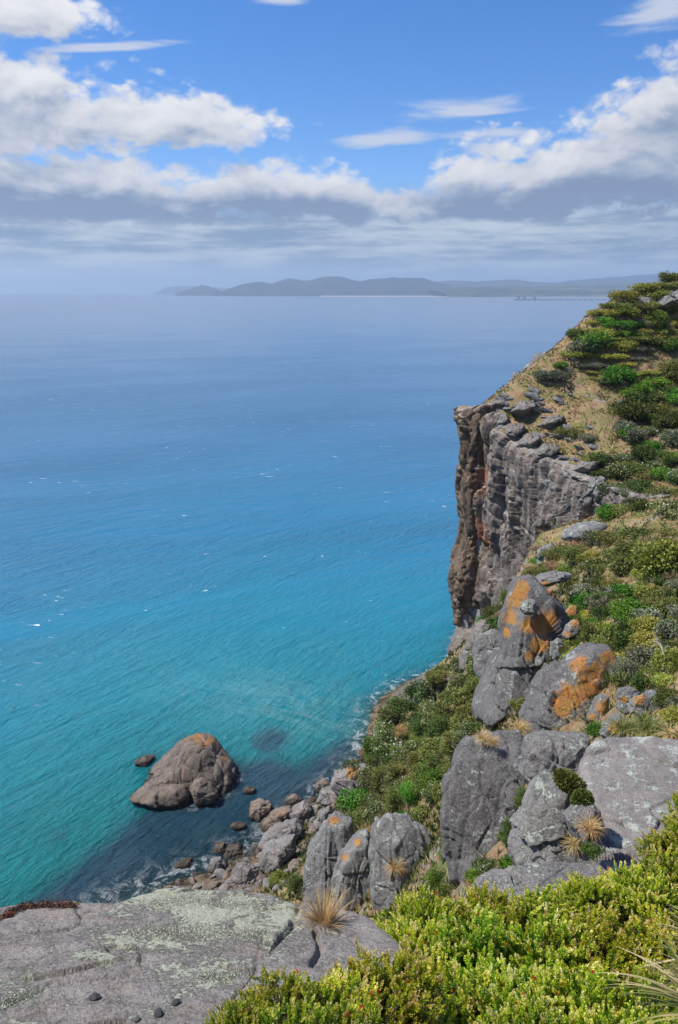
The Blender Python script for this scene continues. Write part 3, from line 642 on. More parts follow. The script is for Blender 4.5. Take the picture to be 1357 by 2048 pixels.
def rough_rock(P, S, seed, amp, aniso=(1, 1, 1)):
    """radial relief of a weathered, jointed rock; P in metres, S its size"""
    q = P / S * np.asarray(aniso) + seed * 7.13
    w = fbm(q * 2.2, 3, seed + 1)[:, None] * 0.25
    f1, f2, i1 = worley(q * 2.0 + w, seed + 2, True); g1, g2, i2 = worley(q * 5.5 + w * 2, seed + 3, True)
    mask = sstep(fbm(q * 1.7, 2, seed + 9), -0.15, 0.25)
    bed = q[:, 1] * 5.5 + q[:, 0] * 1.8 + q[:, 2] * 0.9 + fbm(q * 1.6, 3, seed + 7) * 1.5; saw = bed - np.floor(bed)
    rnd = fbm(np.stack([np.floor(bed), 0 * bed + seed, 0 * bed], -1) * 0.77, 1, seed)
    step = (saw ** 4 * -0.35 + rnd * 0.5) * mask
    rj = np.random.default_rng(seed * 31 + 5); jo = np.zeros(len(P)); wj = fbm(q * 3, 3, seed + 12) * .03
    for j in range(5):
        ax = [(1, .15, .3), (.2, 1, .1), (.3, .1, 1), (.15, 1, .3), (1, .3, -.4), (-.3, 1, .2), (1, -.2, .1)][j]; nj = unit_(np.array(ax) + rj.normal(size=3) * .28); sd = P @ nj / S - rj.uniform(-.36, .36) + wj
        win = sstep(fbm(q * 0.8 + j * 5.1, 1, seed + 20 + j), -.25, .15); jo += win * (-0.8 * np.exp(-(sd / .010) ** 2) + .42 * np.tanh(sd / .012) * rj.choice([-1, 1]))
    return S * amp * (jo + 0.35 * fbm(q * 1.3, 3, seed + 4) + 0.95 * i1 - 0.6 * mask * np.exp(-(f2 - f1) / 0.022) + 0.4 * i2 - 0.25 * np.exp(-(g2 - g1) / 0.04) + 0.8 * step + 0.5 * fbm(q * 4, 4, seed + 5, 0.6) + 0.35 * fbm(q * np.array([9, 3, 9.0]), 4, seed + 6, 0.6, ridged=True))
def outline_rock(name, poly, y, thick, mat, label, seed, n=64, p=5.5, amp=0.044, planes=(), aniso=(1, 1, 1), oranges=(), cat='rock', group=None, back=1.0, chips=(7, .90)):
    """a boulder whose outline from the path is the given one; thick = half depth / half width"""
    poly = np.array(poly, float); lo, hi = poly.min(0), poly.max(0); c = (lo + hi) / 2
    C = at_y(c[0], c[1], y); zc = (C - CAM) @ FW; k = zc / FPX
    loc = (poly - c) * np.array([k, -k]); S = math.sqrt((hi[0] - lo[0]) * (hi[1] - lo[1])) * k; T_ = thick * (hi[0] - lo[0]) * k / 2
    ang, rho = star_rho(loc); D, Q = cube_sphere(int(n * .64) + 2)
    s = np.hypot(D[:, 0], D[:, 1]); R = np.interp(np.arctan2(D[:, 1], D[:, 0]), ang, rho, period=2 * pi)
    cc = np.where(D[:, 2] > 0, D[:, 2] / T_, -D[:, 2] / (T_ * back))
    r = ((s / R) ** p + cc ** p) ** (-1 / p)
    if p > 3.1:                                                    # jointed block: flat faces along the outline
        rb = np.random.default_rng(seed * 7 + 3); pr_ = 9.0
        r = ((s / R) ** pr_ + cc ** pr_) ** (-1 / pr_)
        hull = []
        for q in sorted(map(tuple, loc)):
            while len(hull) > 1 and (hull[-1][0] - hull[-2][0]) * (q[1] - hull[-2][1]) - (hull[-1][1] - hull[-2][1]) * (q[0] - hull[-2][0]) <= 0: hull.pop()
            hull.append(q)
        up_ = []
        for q in sorted(map(tuple, loc), reverse=True):
            while len(up_) > 1 and (up_[-1][0] - up_[-2][0]) * (q[1] - up_[-2][1]) - (up_[-1][1] - up_[-2][1]) * (q[0] - up_[-2][0]) <= 0: up_.pop()
            up_.append(q)
        hull = hull[:-1] + up_[:-1]; cuts = []
        for (x0, y0), (x1, y1) in zip(hull, hull[1:] + hull[:1]):
            nn = np.array([y1 - y0, x0 - x1]); ln = np.linalg.norm(nn)
            if ln < 1e-6: continue
            nn = nn / ln; cuts.append((np.array([nn[0], nn[1], rb.uniform(.0, .4)]), nn @ (x0, y0)))
        for sx in (-1, 0, 1): cuts.append((unit_(np.array([sx * rb.uniform(.35, .75) + rb.normal() * .1, rb.uniform(.0, .4), 1.0])), T_ * rb.uniform(.62, .85)))
        cuts.append((unit_(np.array([rb.normal() * .3, rb.uniform(.7, 1.0), rb.uniform(.5, .8)])), S * rb.uniform(.40, .47)))
        for nv, dd in cuts:
            dn = D @ nv; lim = np.where(dn > 1e-3, dd / np.maximum(dn, 1e-3), 1e9); kk = 0.012 * S
            hh = np.clip(0.5 + 0.5 * (lim - r) / kk, 0, 1); r = lim * (1 - hh) + r * hh - kk * hh * (1 - hh)
    for nx, ny, nz, d in planes:                                   # in units of S, local right/up/towards the path
        nv = np.array([nx, ny, nz], float); nv /= np.linalg.norm(nv); dn = D @ nv
        lim = np.where(dn > 1e-3, d * S / np.maximum(dn, 1e-3), 1e9); kk = 0.06 * S
        hh = np.clip(0.5 + 0.5 * (lim - r) / kk, 0, 1); r = lim * (1 - hh) + r * hh - kk * hh * (1 - hh)
    rg = np.random.default_rng(seed * 13 + 1)
    for _ in range(chips[0]):                                            # chipped facets
        nv = rg.normal(size=3); nv /= np.linalg.norm(nv); dn = D @ nv
        d = np.max(dn * r) * rg.uniform(chips[1], .97); lim = np.where(dn > 1e-3, d / np.maximum(dn, 1e-3), 1e9); kk = 0.007 * S
        hh = np.clip(0.5 + 0.5 * (lim - r) / kk, 0, 1); r = lim * (1 - hh) + r * hh - kk * hh * (1 - hh)
    P = D * r[:, None]
    r2 = r + rough_rock(P, S, seed, amp, aniso) * np.clip(r / (0.25 * S), 0.2, 1)
    P = D * r2[:, None]
    Wp = P[:, 0:1] * np.array([[1., 0, 0]]) + P[:, 1:2] * UP - P[:, 2:3] * FW
    org = np.zeros(len(P))
    for ox, oy, orad in oranges:                                   # lichen spots by photo pixel, radius in pixels
        px, py, _ = to_px(C + Wp); org = np.maximum(org, np.where(P[:, 2] > -0.4 * T_, np.exp(-((px - ox) ** 2 + (py - oy) ** 2) / orad ** 2), 0))
    o = obj(name, mesh(name, Wp, Q, mat, attrs={'orange': org}), None, C)
    return tag(o, label, cat, group)
R = outline_rock
# --- the big outcrops, near to far
R('boulder', [(1060, 1490), (1080, 1478), (1130, 1473), (1175, 1475), (1190, 1520), (1180, 1590), (1120, 1600), (1075, 1585), (1058, 1550)], 14.2, 0.9, MIDSLAB, 'grey boulder tucked behind the left edge of the broad tilted slab', 11, 60, oranges=())
R('boulder', [(1058, 1555), (1085, 1560), (1095, 1640), (1085, 1660), (1062, 1640)], 13.4, 1.2, PURPLE, 'narrow dark rock in the gap beside the shrub-filled cleft', 12, 40)
R('boulder', [(1030, 1710), (1050, 1655), (1080, 1600), (1110, 1562), (1150, 1555), (1172, 1575), (1182, 1620), (1200, 1700), (1205, 1750), (1120, 1760), (1040, 1750)], 11.2, 0.9, MIDSLAB, 'rounded grey boulder with a dark hollow and mossy crown', 13, 72, amp=0.06)
R('boulder', [(1135, 1640), (1150, 1615), (1180, 1605), (1200, 1625), (1205, 1665), (1180, 1680), (1150, 1675)], 10.2, 1.0, MIDSLAB, 'small rounded stone lodged beside the dark hollow', 14, 40)
R('rock_pillar', [(905, 1570), (915, 1530), (935, 1492), (985, 1474), (1030, 1468), (1058, 1478), (1066, 1500), (1050, 1560), (1010, 1630), (980, 1690), (968, 1770), (930, 1790), (900, 1740), (897, 1650)], 28.5, 1.1, PURPLE, 'tall dark grey rock pillar with a pale flat top above the shrub cleft', 15, 84, p=5, aniso=(1.3, 0.7, 1.3), planes=[(0, .86, .5, 0.40), (.8, 0, .6, .36)], oranges=())
R('boulder', [(1064, 1480), (1062, 1440), (1072, 1395), (1098, 1362), (1140, 1335), (1185, 1315), (1222, 1305), (1232, 1325), (1222, 1370), (1205, 1420), (1185, 1480), (1160, 1520), (1090, 1530)], 37, 1.0, PURPLE, 'large rounded boulder with a broad bright orange lichen face', 16, 84, p=3.4, planes=[(.65, -.1, .75, .36), (-.2, .8, .45, .44)], oranges=((1140, 1395, 34), (1125, 1415, 26), (1190, 1345, 26), (1175, 1375, 30), (1160, 1330, 22), (1200, 1400, 22), (1215, 1318, 20)))
R('boulder', [(1050, 1385), (1068, 1372), (1090, 1378), (1085, 1405), (1055, 1410)], 41, 1.0, GREY, 'small orange-capped stone behind the rounded boulder', 17, 36, oranges=((1070, 1380, 16),))
R('rock_outcrop', [(950, 1440), (952, 1405), (970, 1370), (990, 1330), (1008, 1305), (1012, 1255), (1025, 1205), (1040, 1172), (1062, 1165), (1085, 1190), (1112, 1220), (1125, 1235), (1118, 1290), (1098, 1325), (1090, 1370), (1060, 1400), (1010, 1440), (975, 1455)], 62, 1.0, PURPLE, 'high grey outcrop streaked orange and yellow, highest on the scrub slope', 18, 96, p=4, amp=0.045, aniso=(1.2, .6, 1.2), oranges=((1032, 1200, 22), (1020, 1235, 18), (1012, 1265, 12), (1060, 1250, 22), (1085, 1250, 26), (1100, 1235, 22), (1075, 1290, 20), (1060, 1312, 14), (1095, 1285, 14), (1045, 1175, 18)))
R('boulder', [(955, 1270), (985, 1262), (1012, 1268), (1015, 1300), (1005, 1340), (955, 1350), (950, 1310)], 74, 1.1, GREY, 'square grey block leaning on the left of the streaked outcrop', 19, 48, p=6)
R('boulder', [(1068, 1190), (1080, 1178), (1105, 1178), (1113, 1195), (1108, 1215), (1085, 1222)], 63, 0.9, GREY, 'round orange boulder sitting on top of the streaked outcrop', 20, 40, oranges=((1090, 1190, 26),))
R('boulder', [(1044, 1218), (1052, 1203), (1068, 1200), (1080, 1216), (1070, 1230), (1048, 1229)], 60.5, 0.9, GREY, 'small grey boulder perched on the face of the streaked outcrop', 21, 36)
R('boulder', [(1074, 1165), (1085, 1150), (1120, 1142), (1142, 1146), (1140, 1160), (1105, 1172), (1080, 1176)], 68, 1.2, FAR, 'flat pale slab just above the streaked outcrop', 22, 40, oranges=((1090, 1170, 10),))
R('boulder', [(1134, 1225), (1142, 1210), (1156, 1212), (1158, 1228), (1144, 1232)], 58, 1, GREY, 'small orange stone at the edge of the scrub, upper of three', 23, 28, oranges=((1145, 1220, 16),))
R('boulder', [(1128, 1272), (1135, 1250), (1155, 1235), (1160, 1252), (1150, 1272), (1135, 1280)], 56, 1, GREY, 'small orange stone at the edge of the scrub, middle of three', 24, 28, oranges=((1150, 1245, 12), (1135, 1268, 8)))
R('boulder', [(1101, 1310), (1104, 1285), (1122, 1277), (1128, 1290), (1120, 1310), (1106, 1320)], 55, 1, GREY, 'pale stone at the edge of the scrub, lowest of three', 25, 28, oranges=((1122, 1300, 8),))
R('boulder', [(1240, 1420), (1243, 1385), (1262, 1375), (1282, 1385), (1275, 1420), (1250, 1430)], 25, 1, GREY, 'grey stone with orange edge above the strappy tussock', 26, 36, oranges=((1250, 1400, 10),))
R('boulder', [(1262, 1425), (1270, 1395), (1290, 1390), (1300, 1400), (1292, 1425), (1275, 1435)], 24, 1, GREY, 'grey stone with an orange crown, middle of the trio above the tussock', 27, 36, oranges=((1278, 1398, 14),))
R('boulder', [(1285, 1425), (1290, 1392), (1308, 1383), (1330, 1390), (1322, 1415), (1300, 1428)], 25, 1, GREY, 'pale grey stone nearest the green scrub above the tussock', 28, 36)
R('boulder', [(1185, 1420), (1195, 1395), (1210, 1388), (1222, 1400), (1215, 1430), (1195, 1445), (1180, 1440)], 31, 1, GREY, 'yellow and orange stone right of the rounded boulder', 29, 36, oranges=((1205, 1415, 18), (1185, 1435, 10)))
R('boulder', [(1205, 1470), (1215, 1450), (1240, 1430), (1252, 1445), (1245, 1475), (1215, 1485)], 20, 1, GREY, 'low orange-flecked rock behind the broad tilted slab', 30, 36, oranges=((1230, 1455, 14),))
# --- crags below the foreground slab
R('crag', [(610, 1800), (612, 1740), (622, 1700), (645, 1660), (672, 1632), (700, 1640), (712, 1680), (700, 1720), (672, 1790), (640, 1830)], 66, 0.9, FAR, 'pale grey crag rising straight from the shore boulders', 31, 72, p=4, aniso=(1.4, .5, 1.4), oranges=((668, 1640, 16),), amp=.045)
R('crag', [(665, 1830), (672, 1770), (690, 1715), (715, 1680), (735, 1668), (752, 1690), (748, 1740), (760, 1800), (740, 1840)], 60, 1.0, GREY, 'slanting grey crag with an ochre streak, between two others', 32, 64, p=3.4, aniso=(1.4, .5, 1.4), oranges=((690, 1715, 8), (715, 1685, 9), (742, 1785, 10)))
R('crag', [(742, 1790), (748, 1720), (756, 1660), (775, 1635), (810, 1640), (850, 1665), (862, 1690), (850, 1740), (830, 1790), (815, 1840), (765, 1840)], 52, 1.0, GREY, 'broad grey crag with a dry grass ledge beside the bright shrubs', 33, 76, p=3.6, aniso=(1.2, .7, 1.2), planes=[(0, .7, .7, .42)], amp=.045)
# --- rocks of the headland slope
R('boulder', [(1128, 1076), (1135, 1060), (1160, 1048), (1190, 1043), (1212, 1050), (1195, 1068), (1160, 1076), (1135, 1082)], 104, 1.3, FAR, 'large smooth grey slab beside the reddish footpath', 34, 44, p=3)
for k, (poly, y, lab) in enumerate((
        ([(1050, 745), (1062, 722), (1085, 708), (1104, 706), (1106, 720), (1088, 735), (1065, 752)], 158, 'grey ledge rock breaking the skyline of the dry slope'),
        ([(1260, 612), (1268, 600), (1288, 596), (1300, 602), (1290, 616), (1270, 620)], 164, 'grey boulder just under the skyline scrub'),
        ([(1316, 610), (1325, 592), (1345, 582), (1380, 580), (1385, 600), (1350, 612), (1325, 616)], 163, 'pale layered ledge near the top of the headland'),
        ([(1155, 655), (1172, 632), (1195, 618), (1205, 622), (1185, 645), (1160, 664)], 165.5, 'steep grey slab on the seaward edge below the skyline'),
        ([(1020, 770), (1030, 750), (1048, 738), (1052, 748), (1038, 765), (1025, 776)], 156.5, 'small grey ledge at the seaward edge above the cliff'),
        ([(1088, 950), (1105, 925), (1125, 918), (1128, 935), (1110, 955)], 129, 'pale knob of rock on the brink of the cliff'),
        ([(1085, 965), (1110, 945), (1130, 950), (1120, 975), (1095, 985)], 127, 'lichened ledge just below the pale knob'),
        ([(1182, 985), (1190, 962), (1208, 955), (1214, 975), (1208, 995), (1190, 1000)], 116, 'rounded dark rock at the landward end of the cliff'),
        ([(1150, 1000), (1160, 975), (1180, 970), (1190, 990), (1180, 1015), (1158, 1020)], 118, 'dark fluted rock under the landward end of the cliff'),
        ([(1082, 1130), (1090, 1100), (1105, 1090), (1122, 1100), (1118, 1130), (1095, 1140)], 108, 'grey rock face below the grassy ledge'))):
    R('ledge_rock', poly, y + (4.2 if 'skyline' in lab or 'seaward' in lab else 2.6), 1.6, GREY, lab, 40 + k, 44, p=4, amp=.10)
for k, (poly, y, lab) in enumerate((([(980, 850), (992, 832), (1012, 826), (1018, 842), (1000, 862)], 147, 'first bare ledge from the pillar along the cliff brink'), ([(1008, 868), (1022, 850), (1046, 846), (1050, 864), (1028, 880)], 142, 'second bare ledge from the pillar along the cliff brink'),
        ([(1040, 890), (1056, 868), (1082, 866), (1086, 884), (1060, 900)], 137, 'third bare ledge from the pillar along the cliff brink'), ([(1072, 908), (1090, 888), (1112, 886), (1118, 902), (1092, 918)], 132, 'fourth bare ledge from the pillar along the cliff brink'), ([(1020, 825), (1040, 806), (1068, 802), (1070, 818), (1044, 832)], 147, 'long bare rock rib in the dry grass behind the brink'), ([(1080, 850), (1100, 832), (1130, 830), (1128, 846), (1098, 858)], 141, 'pale bare rib in the dry grass mid slope'),
        ([(1150, 940), (1166, 924), (1190, 924), (1192, 940), (1168, 950)], 123, 'bare ledge above the landward end of the cliff'), ([(975, 815), (990, 798), (1012, 790), (1016, 804), (996, 820)], 151, 'bare rock shoulder right behind the pillar top'))):
    R('ledge_rock', poly, y + 1.0, 1.8, CREST, lab, 140 + k, 40, amp=.07)
R('crag', [(896, 1362), (902, 1300), (920, 1262), (950, 1255), (968, 1290), (962, 1345), (935, 1392), (905, 1390)], 139, 1.0, CREST, 'brown broken rock at the very foot of the cliff pillar', 150, 64, amp=.07, aniso=(1.3, .7, 1.3))
R('crag', [(930, 1330), (938, 1285), (958, 1250), (990, 1236), (1006, 1262), (990, 1310), (955, 1350)], 112, 1.0, CREST, 'brown rock wedged between the cliff foot and the square grey block', 151, 56, amp=.07)
# --- sea stack and its neighbours
R('sea_stack', [(262, 1610), (282, 1556), (308, 1528), (335, 1510), (352, 1492), (375, 1481), (405, 1480), (425, 1487), (440, 1505), (462, 1520), (478, 1550), (492, 1610), (440, 1660), (320, 1660)], 117, 0.7, STACK, 'big rounded brown rock standing alone in the turquoise water', 60, 124, p=2.5, chips=(8, .92), amp=0.026, aniso=(1.2, .7, 1.2), oranges=((372, 1472, 10), (395, 1474, 12), (420, 1482, 10), (405, 1490, 8), (450, 1515, 7)))
R('sea_rock', [(262, 1588), (300, 1566), (375, 1562), (390, 1580), (385, 1600), (330, 1607)], 112.0, 0.9, STACK, 'low brown ledge at the foot of the big sea rock', 61, 48, p=3, amp=.05)
R('sea_rock', [(382, 1578), (388, 1560), (402, 1553), (425, 1568), (438, 1585), (430, 1605), (398, 1606)], 110.3, 0.9, STACK, 'smooth egg-shaped boulder leaning on the big sea rock', 62, 44, p=2.4, amp=.035)
R('sea_rock', [(266, 1540), (272, 1520), (290, 1512), (308, 1514), (304, 1530), (290, 1542)], 121, 0.9, STACK, 'small dark rock awash left of the big sea rock', 63, 36, p=2.4, amp=.06)
R('sea_rock', [(484, 1582), (492, 1573), (512, 1576), (512, 1586), (494, 1590)], 112.5, 0.8, STACK, 'tiny rock awash between the big sea rock and the shore', 64, 28, p=2.4)
R('sea_rock', [(462, 1652), (470, 1644), (492, 1648), (494, 1656), (474, 1660)], 103.5, 0.8, STACK, 'tiny rock awash off the shore boulders', 65, 28, p=2.4)
# --- shore boulders: the ones that can be told apart
big = [([(500, 1625), (504, 1610), (520, 1605), (542, 1613), (545, 1630), (525, 1645), (505, 1640)], SHORE, 'dark brown round boulder at the water, seaward of the boulder field'),
       ([(567, 1610), (572, 1598), (590, 1592), (602, 1600), (598, 1614), (578, 1620)], SHORE, 'round brown boulder at the water beside the pale blocks'),
       ([(520, 1650), (545, 1628), (580, 1618), (585, 1635), (565, 1655), (530, 1665)], SHORE, 'long brown tilted boulder behind the dark round one'),
       ([(570, 1650), (580, 1625), (605, 1610), (622, 1618), (612, 1645), (585, 1655)], SHORE2, 'angular grey-brown boulder in the middle of the boulder field'),
       ([(660, 1575), (672, 1552), (700, 1538), (732, 1535), (740, 1555), (720, 1590), (690, 1595)], SHORE2, 'big shore rock with a rusty orange cap under the trees'),
       ([(628, 1580), (632, 1566), (650, 1560), (665, 1572), (655, 1590), (635, 1592)], SHORE, 'dark brown block beside the rusty-capped rock'),
       ([(635, 1600), (645, 1582), (680, 1575), (700, 1590), (690, 1605), (650, 1608)], SHORE2, 'pale grey jointed ledge below the rusty-capped rock'),
       ([(520, 1690), (540, 1665), (590, 1650), (605, 1660), (590, 1690), (545, 1705)], SHORE2, 'broad pale layered slab across the boulder field'),
       ([(520, 1730), (530, 1700), (565, 1685), (590, 1675), (595, 1700), (575, 1725), (540, 1740)], SHORE2, 'big dark fractured block near the yellow bush'),
       ([(630, 1650), (640, 1625), (660, 1615), (668, 1630), (655, 1655), (640, 1660)], SHORE2, 'smooth grey tilted slab against the pale crag'),
       ([(415, 1740), (420, 1725), (440, 1718), (455, 1728), (450, 1745), (430, 1752)], SHORE2, 'blue-grey faceted boulder at the left end of the boulder field'),
       ([(345, 1740), (350, 1728), (380, 1722), (386, 1735), (375, 1745)], SHORE, 'flat dark boulder standing in the shallows, left end'),
       ([(386, 1740), (390, 1730), (402, 1730), (406, 1742), (395, 1750)], SHORE, 'small dark boulder standing in the shallows'),
       ([(425, 1705), (430, 1690), (448, 1688), (455, 1702), (445, 1716), (430, 1716)], SHORE, 'brown boulder at the edge of the white water'),
       ([(446, 1712), (452, 1698), (475, 1694), (488, 1705), (478, 1720), (455, 1724)], SHORE, 'warm brown block behind the blue-grey boulder'),
       ([(470, 1760), (472, 1735), (490, 1732), (515, 1742), (515, 1765), (480, 1775)], SHORE2, 'pale upright block just above the foreground slab edge')]
bigpos = []
for k, (poly, mt, lab) in enumerate(big):
    c = np.mean(poly, 0); hp = hit(c[0], max(p[1] for p in poly) - 3, 60)
    y = (hp[1] if hp is not None and hp[2] > -0.5 else at_z(c[0], max(p[1] for p in poly) - 3, 0)[1]) + 1.2
    R('shore_boulder', poly, y, 0.95, mt, lab, 80 + k, 44, p=3.4, amp=.05, cat='boulder', group='boulders along the shore', oranges=((705, 1543, 16),) if 'rusty-capped' not in lab and 'rusty' in lab else ())
    bigpos.append((c[0], c[1], max(p[0] for p in poly) - min(p[0] for p in poly)))
# the rest of the boulder field
protos = []
for k in range(10):
    D, Q = cube_sphere(18); rr = np.random.default_rng(300 + k); r = np.full(len(D), 1.0)
    for _ in range(10):
        nv = rr.normal(size=3); nv /= np.linalg.norm(nv); dn = D @ nv; r = np.minimum(r, np.where(dn > .05, rr.uniform(.5, .85) / np.maximum(dn, .05), 9))
    r = r + 0.05 * fbm(D * 1.8 + k, 3, k) + 0.03 * fbm(D * 5 + k, 3, k)
    me_ = mesh('stone', D * r[:, None] * np.array([1.15, 0.95, 0.7]), Q, SHORE if k % 2 else SHORE2, smooth=False); protos.append(me_)
    me2 = me_.copy(); me2.materials.clear(); me2.materials.append(FAR); protos.append(me2)
def inpoly(px, py, poly):
    ins = False; n = len(poly)
    for i in range(n):
        (x0, y0), (x1, y1) = poly[i], poly[(i + 1) % n]
        if (y0 > py) != (y1 > py) and px < (x1 - x0) * (py - y0) / (y1 - y0) + x0: ins = not ins
    return ins
rr = np.random.default_rng(5); field = [(335, 1752), (400, 1700), (440, 1672), (500, 1630), (560, 1600), (640, 1570), (720, 1530), (700, 1590), (650, 1640), (620, 1700), (600, 1760), (540, 1790), (340, 1800)]
cnt = 0; placed = []; stones = []
strip = [(715, 1535), (750, 1480), (800, 1425), (850, 1375), (905, 1330), (915, 1345), (870, 1395), (820, 1445), (770, 1505), (735, 1545)]
while cnt < 300:
    inner = cnt < 245
    px, py = (rr.uniform(335, 720), rr.uniform(1535, 1785)) if inner else (rr.uniform(715, 915), rr.uniform(1330, 1545))
    if not inpoly(px, py, field if inner else strip): continue
    sz = rr.choice([7, 10, 13, 17, 22], p=[.34, .3, .2, .1, .06]) * rr.uniform(.8, 1.2)
    if any((px - a) ** 2 + (py - b) ** 2 < (0.55 * (sz + c)) ** 2 for a, b, c in placed): sz *= .6
    hp = hit(px, py, 60)
    if hp is None: continue
    if hp[2] < -0.8: continue
    s = sz * np.linalg.norm(hp - CAM) / FPX * 0.9
    kk = int(rr.integers(10)); o = obj('shore_stone', protos[2 * kk], None, (hp[0], hp[1], hp[2] + s * .12), (rr.uniform(-.5, .5), rr.uniform(-.5, .5), rr.uniform(0, 6.3)), (s * rr.uniform(.8, 1.3), s * rr.uniform(.8, 1.2), s * rr.uniform(.7, 1.2)))
    stones.append((min(range(len(bigpos)), key=lambda i: (bigpos[i][0] - px) ** 2 + (bigpos[i][1] - py) ** 2), px, o, kk)); placed.append((px, py, sz)); cnt += 1
ORD = ['first', 'second', 'third', 'fourth', 'fifth', 'sixth', 'seventh', 'eighth', 'ninth', 'tenth', 'eleventh', 'twelfth', 'thirteenth', 'fourteenth', 'fifteenth', 'sixteenth', 'seventeenth', 'eighteenth', 'nineteenth']
ORD += ['twentieth'] + ['twenty-' + x for x in ORD[:9]] + ['thirtieth'] + ['thirty-' + x for x in ORD[:9]] + ['fortieth'] + ['forty-' + x for x in ORD[:9]] + ['fiftieth']
for tens, t0 in (('fifty', 'sixtieth'), ('sixty', 'seventieth'), ('seventy', 'eightieth'), ('eighty', 'ninetieth')): ORD += [tens + '-' + x for x in ORD[:9]] + [t0]
SHORT = ['dark brown round boulder', 'round brown boulder at the water', 'long brown tilted boulder', 'angular grey-brown boulder', 'rusty-capped shore rock', 'dark brown block', 'pale grey jointed ledge', 'broad pale layered slab', 'big dark fractured block', 'smooth grey tilted slab', 'blue-grey faceted boulder', 'flat dark boulder in the shallows', 'small dark boulder in the shallows', 'brown boulder by the white water', 'warm brown block', 'pale upright block']
for bi in range(len(big)):
    for k, (_, px, o, kk) in enumerate(sorted((s for s in stones if s[0] == bi), key=lambda s: s[1])):
        tag(o, f"{'brown' if kk % 2 else 'grey'} shore stone, {ORD[k]} from left around the {SHORT[bi]}", 'stone', 'small stones of the shore boulder field')
# pale stones bedded in the dry slope
bands = [((1010, 790), (1100, 770), 8), ((1060, 830), (1150, 790), 12), ((1000, 815), (1090, 800), 9), ((1110, 870), (1190, 850), 8), ((1150, 735), (1230, 720), 6), ((1100, 925), (1180, 905), 9), ((1120, 965), (1200, 945), 10), ((1280, 640), (1350, 625), 5), ((1060, 880), (1110, 850), 7)]
BN = ['left of mid slope', 'across mid slope', 'just behind the brink', 'below mid slope', 'above mid slope', 'right of the pale knob', 'at the landward cliff end', 'near the headland top', 'above the cliff face']
for bi, ((x0, y0), (x1, y1), n) in enumerate(bands):
    row = []
    for _ in range(n):
        t = rr.uniform(0, 1); px = x0 + (x1 - x0) * t + rr.normal() * 8; py = y0 + (y1 - y0) * t + rr.normal() * 9; hp = hit(px, py, 60)
        if hp is None: continue
        s = rr.uniform(6, 17) * np.linalg.norm(hp - CAM) / FPX
        o = obj('slope_stone', protos[2 * int(rr.integers(10)) + 1], None, (hp[0], hp[1], hp[2] - s * .12), (rr.uniform(-.3, .3), rr.uniform(.1, .6), rr.uniform(-.4, .4)), (s * 1.3, s * 1.0, s * .55))
        row.append((px, o))
    for k, (_, o) in enumerate(sorted(row, key=lambda r: r[0])): tag(o, f'pale flat stone in dry grass {BN[bi]}, {ORD[k]} from the left', 'stone', 'pale stones bedded in the headland slope')
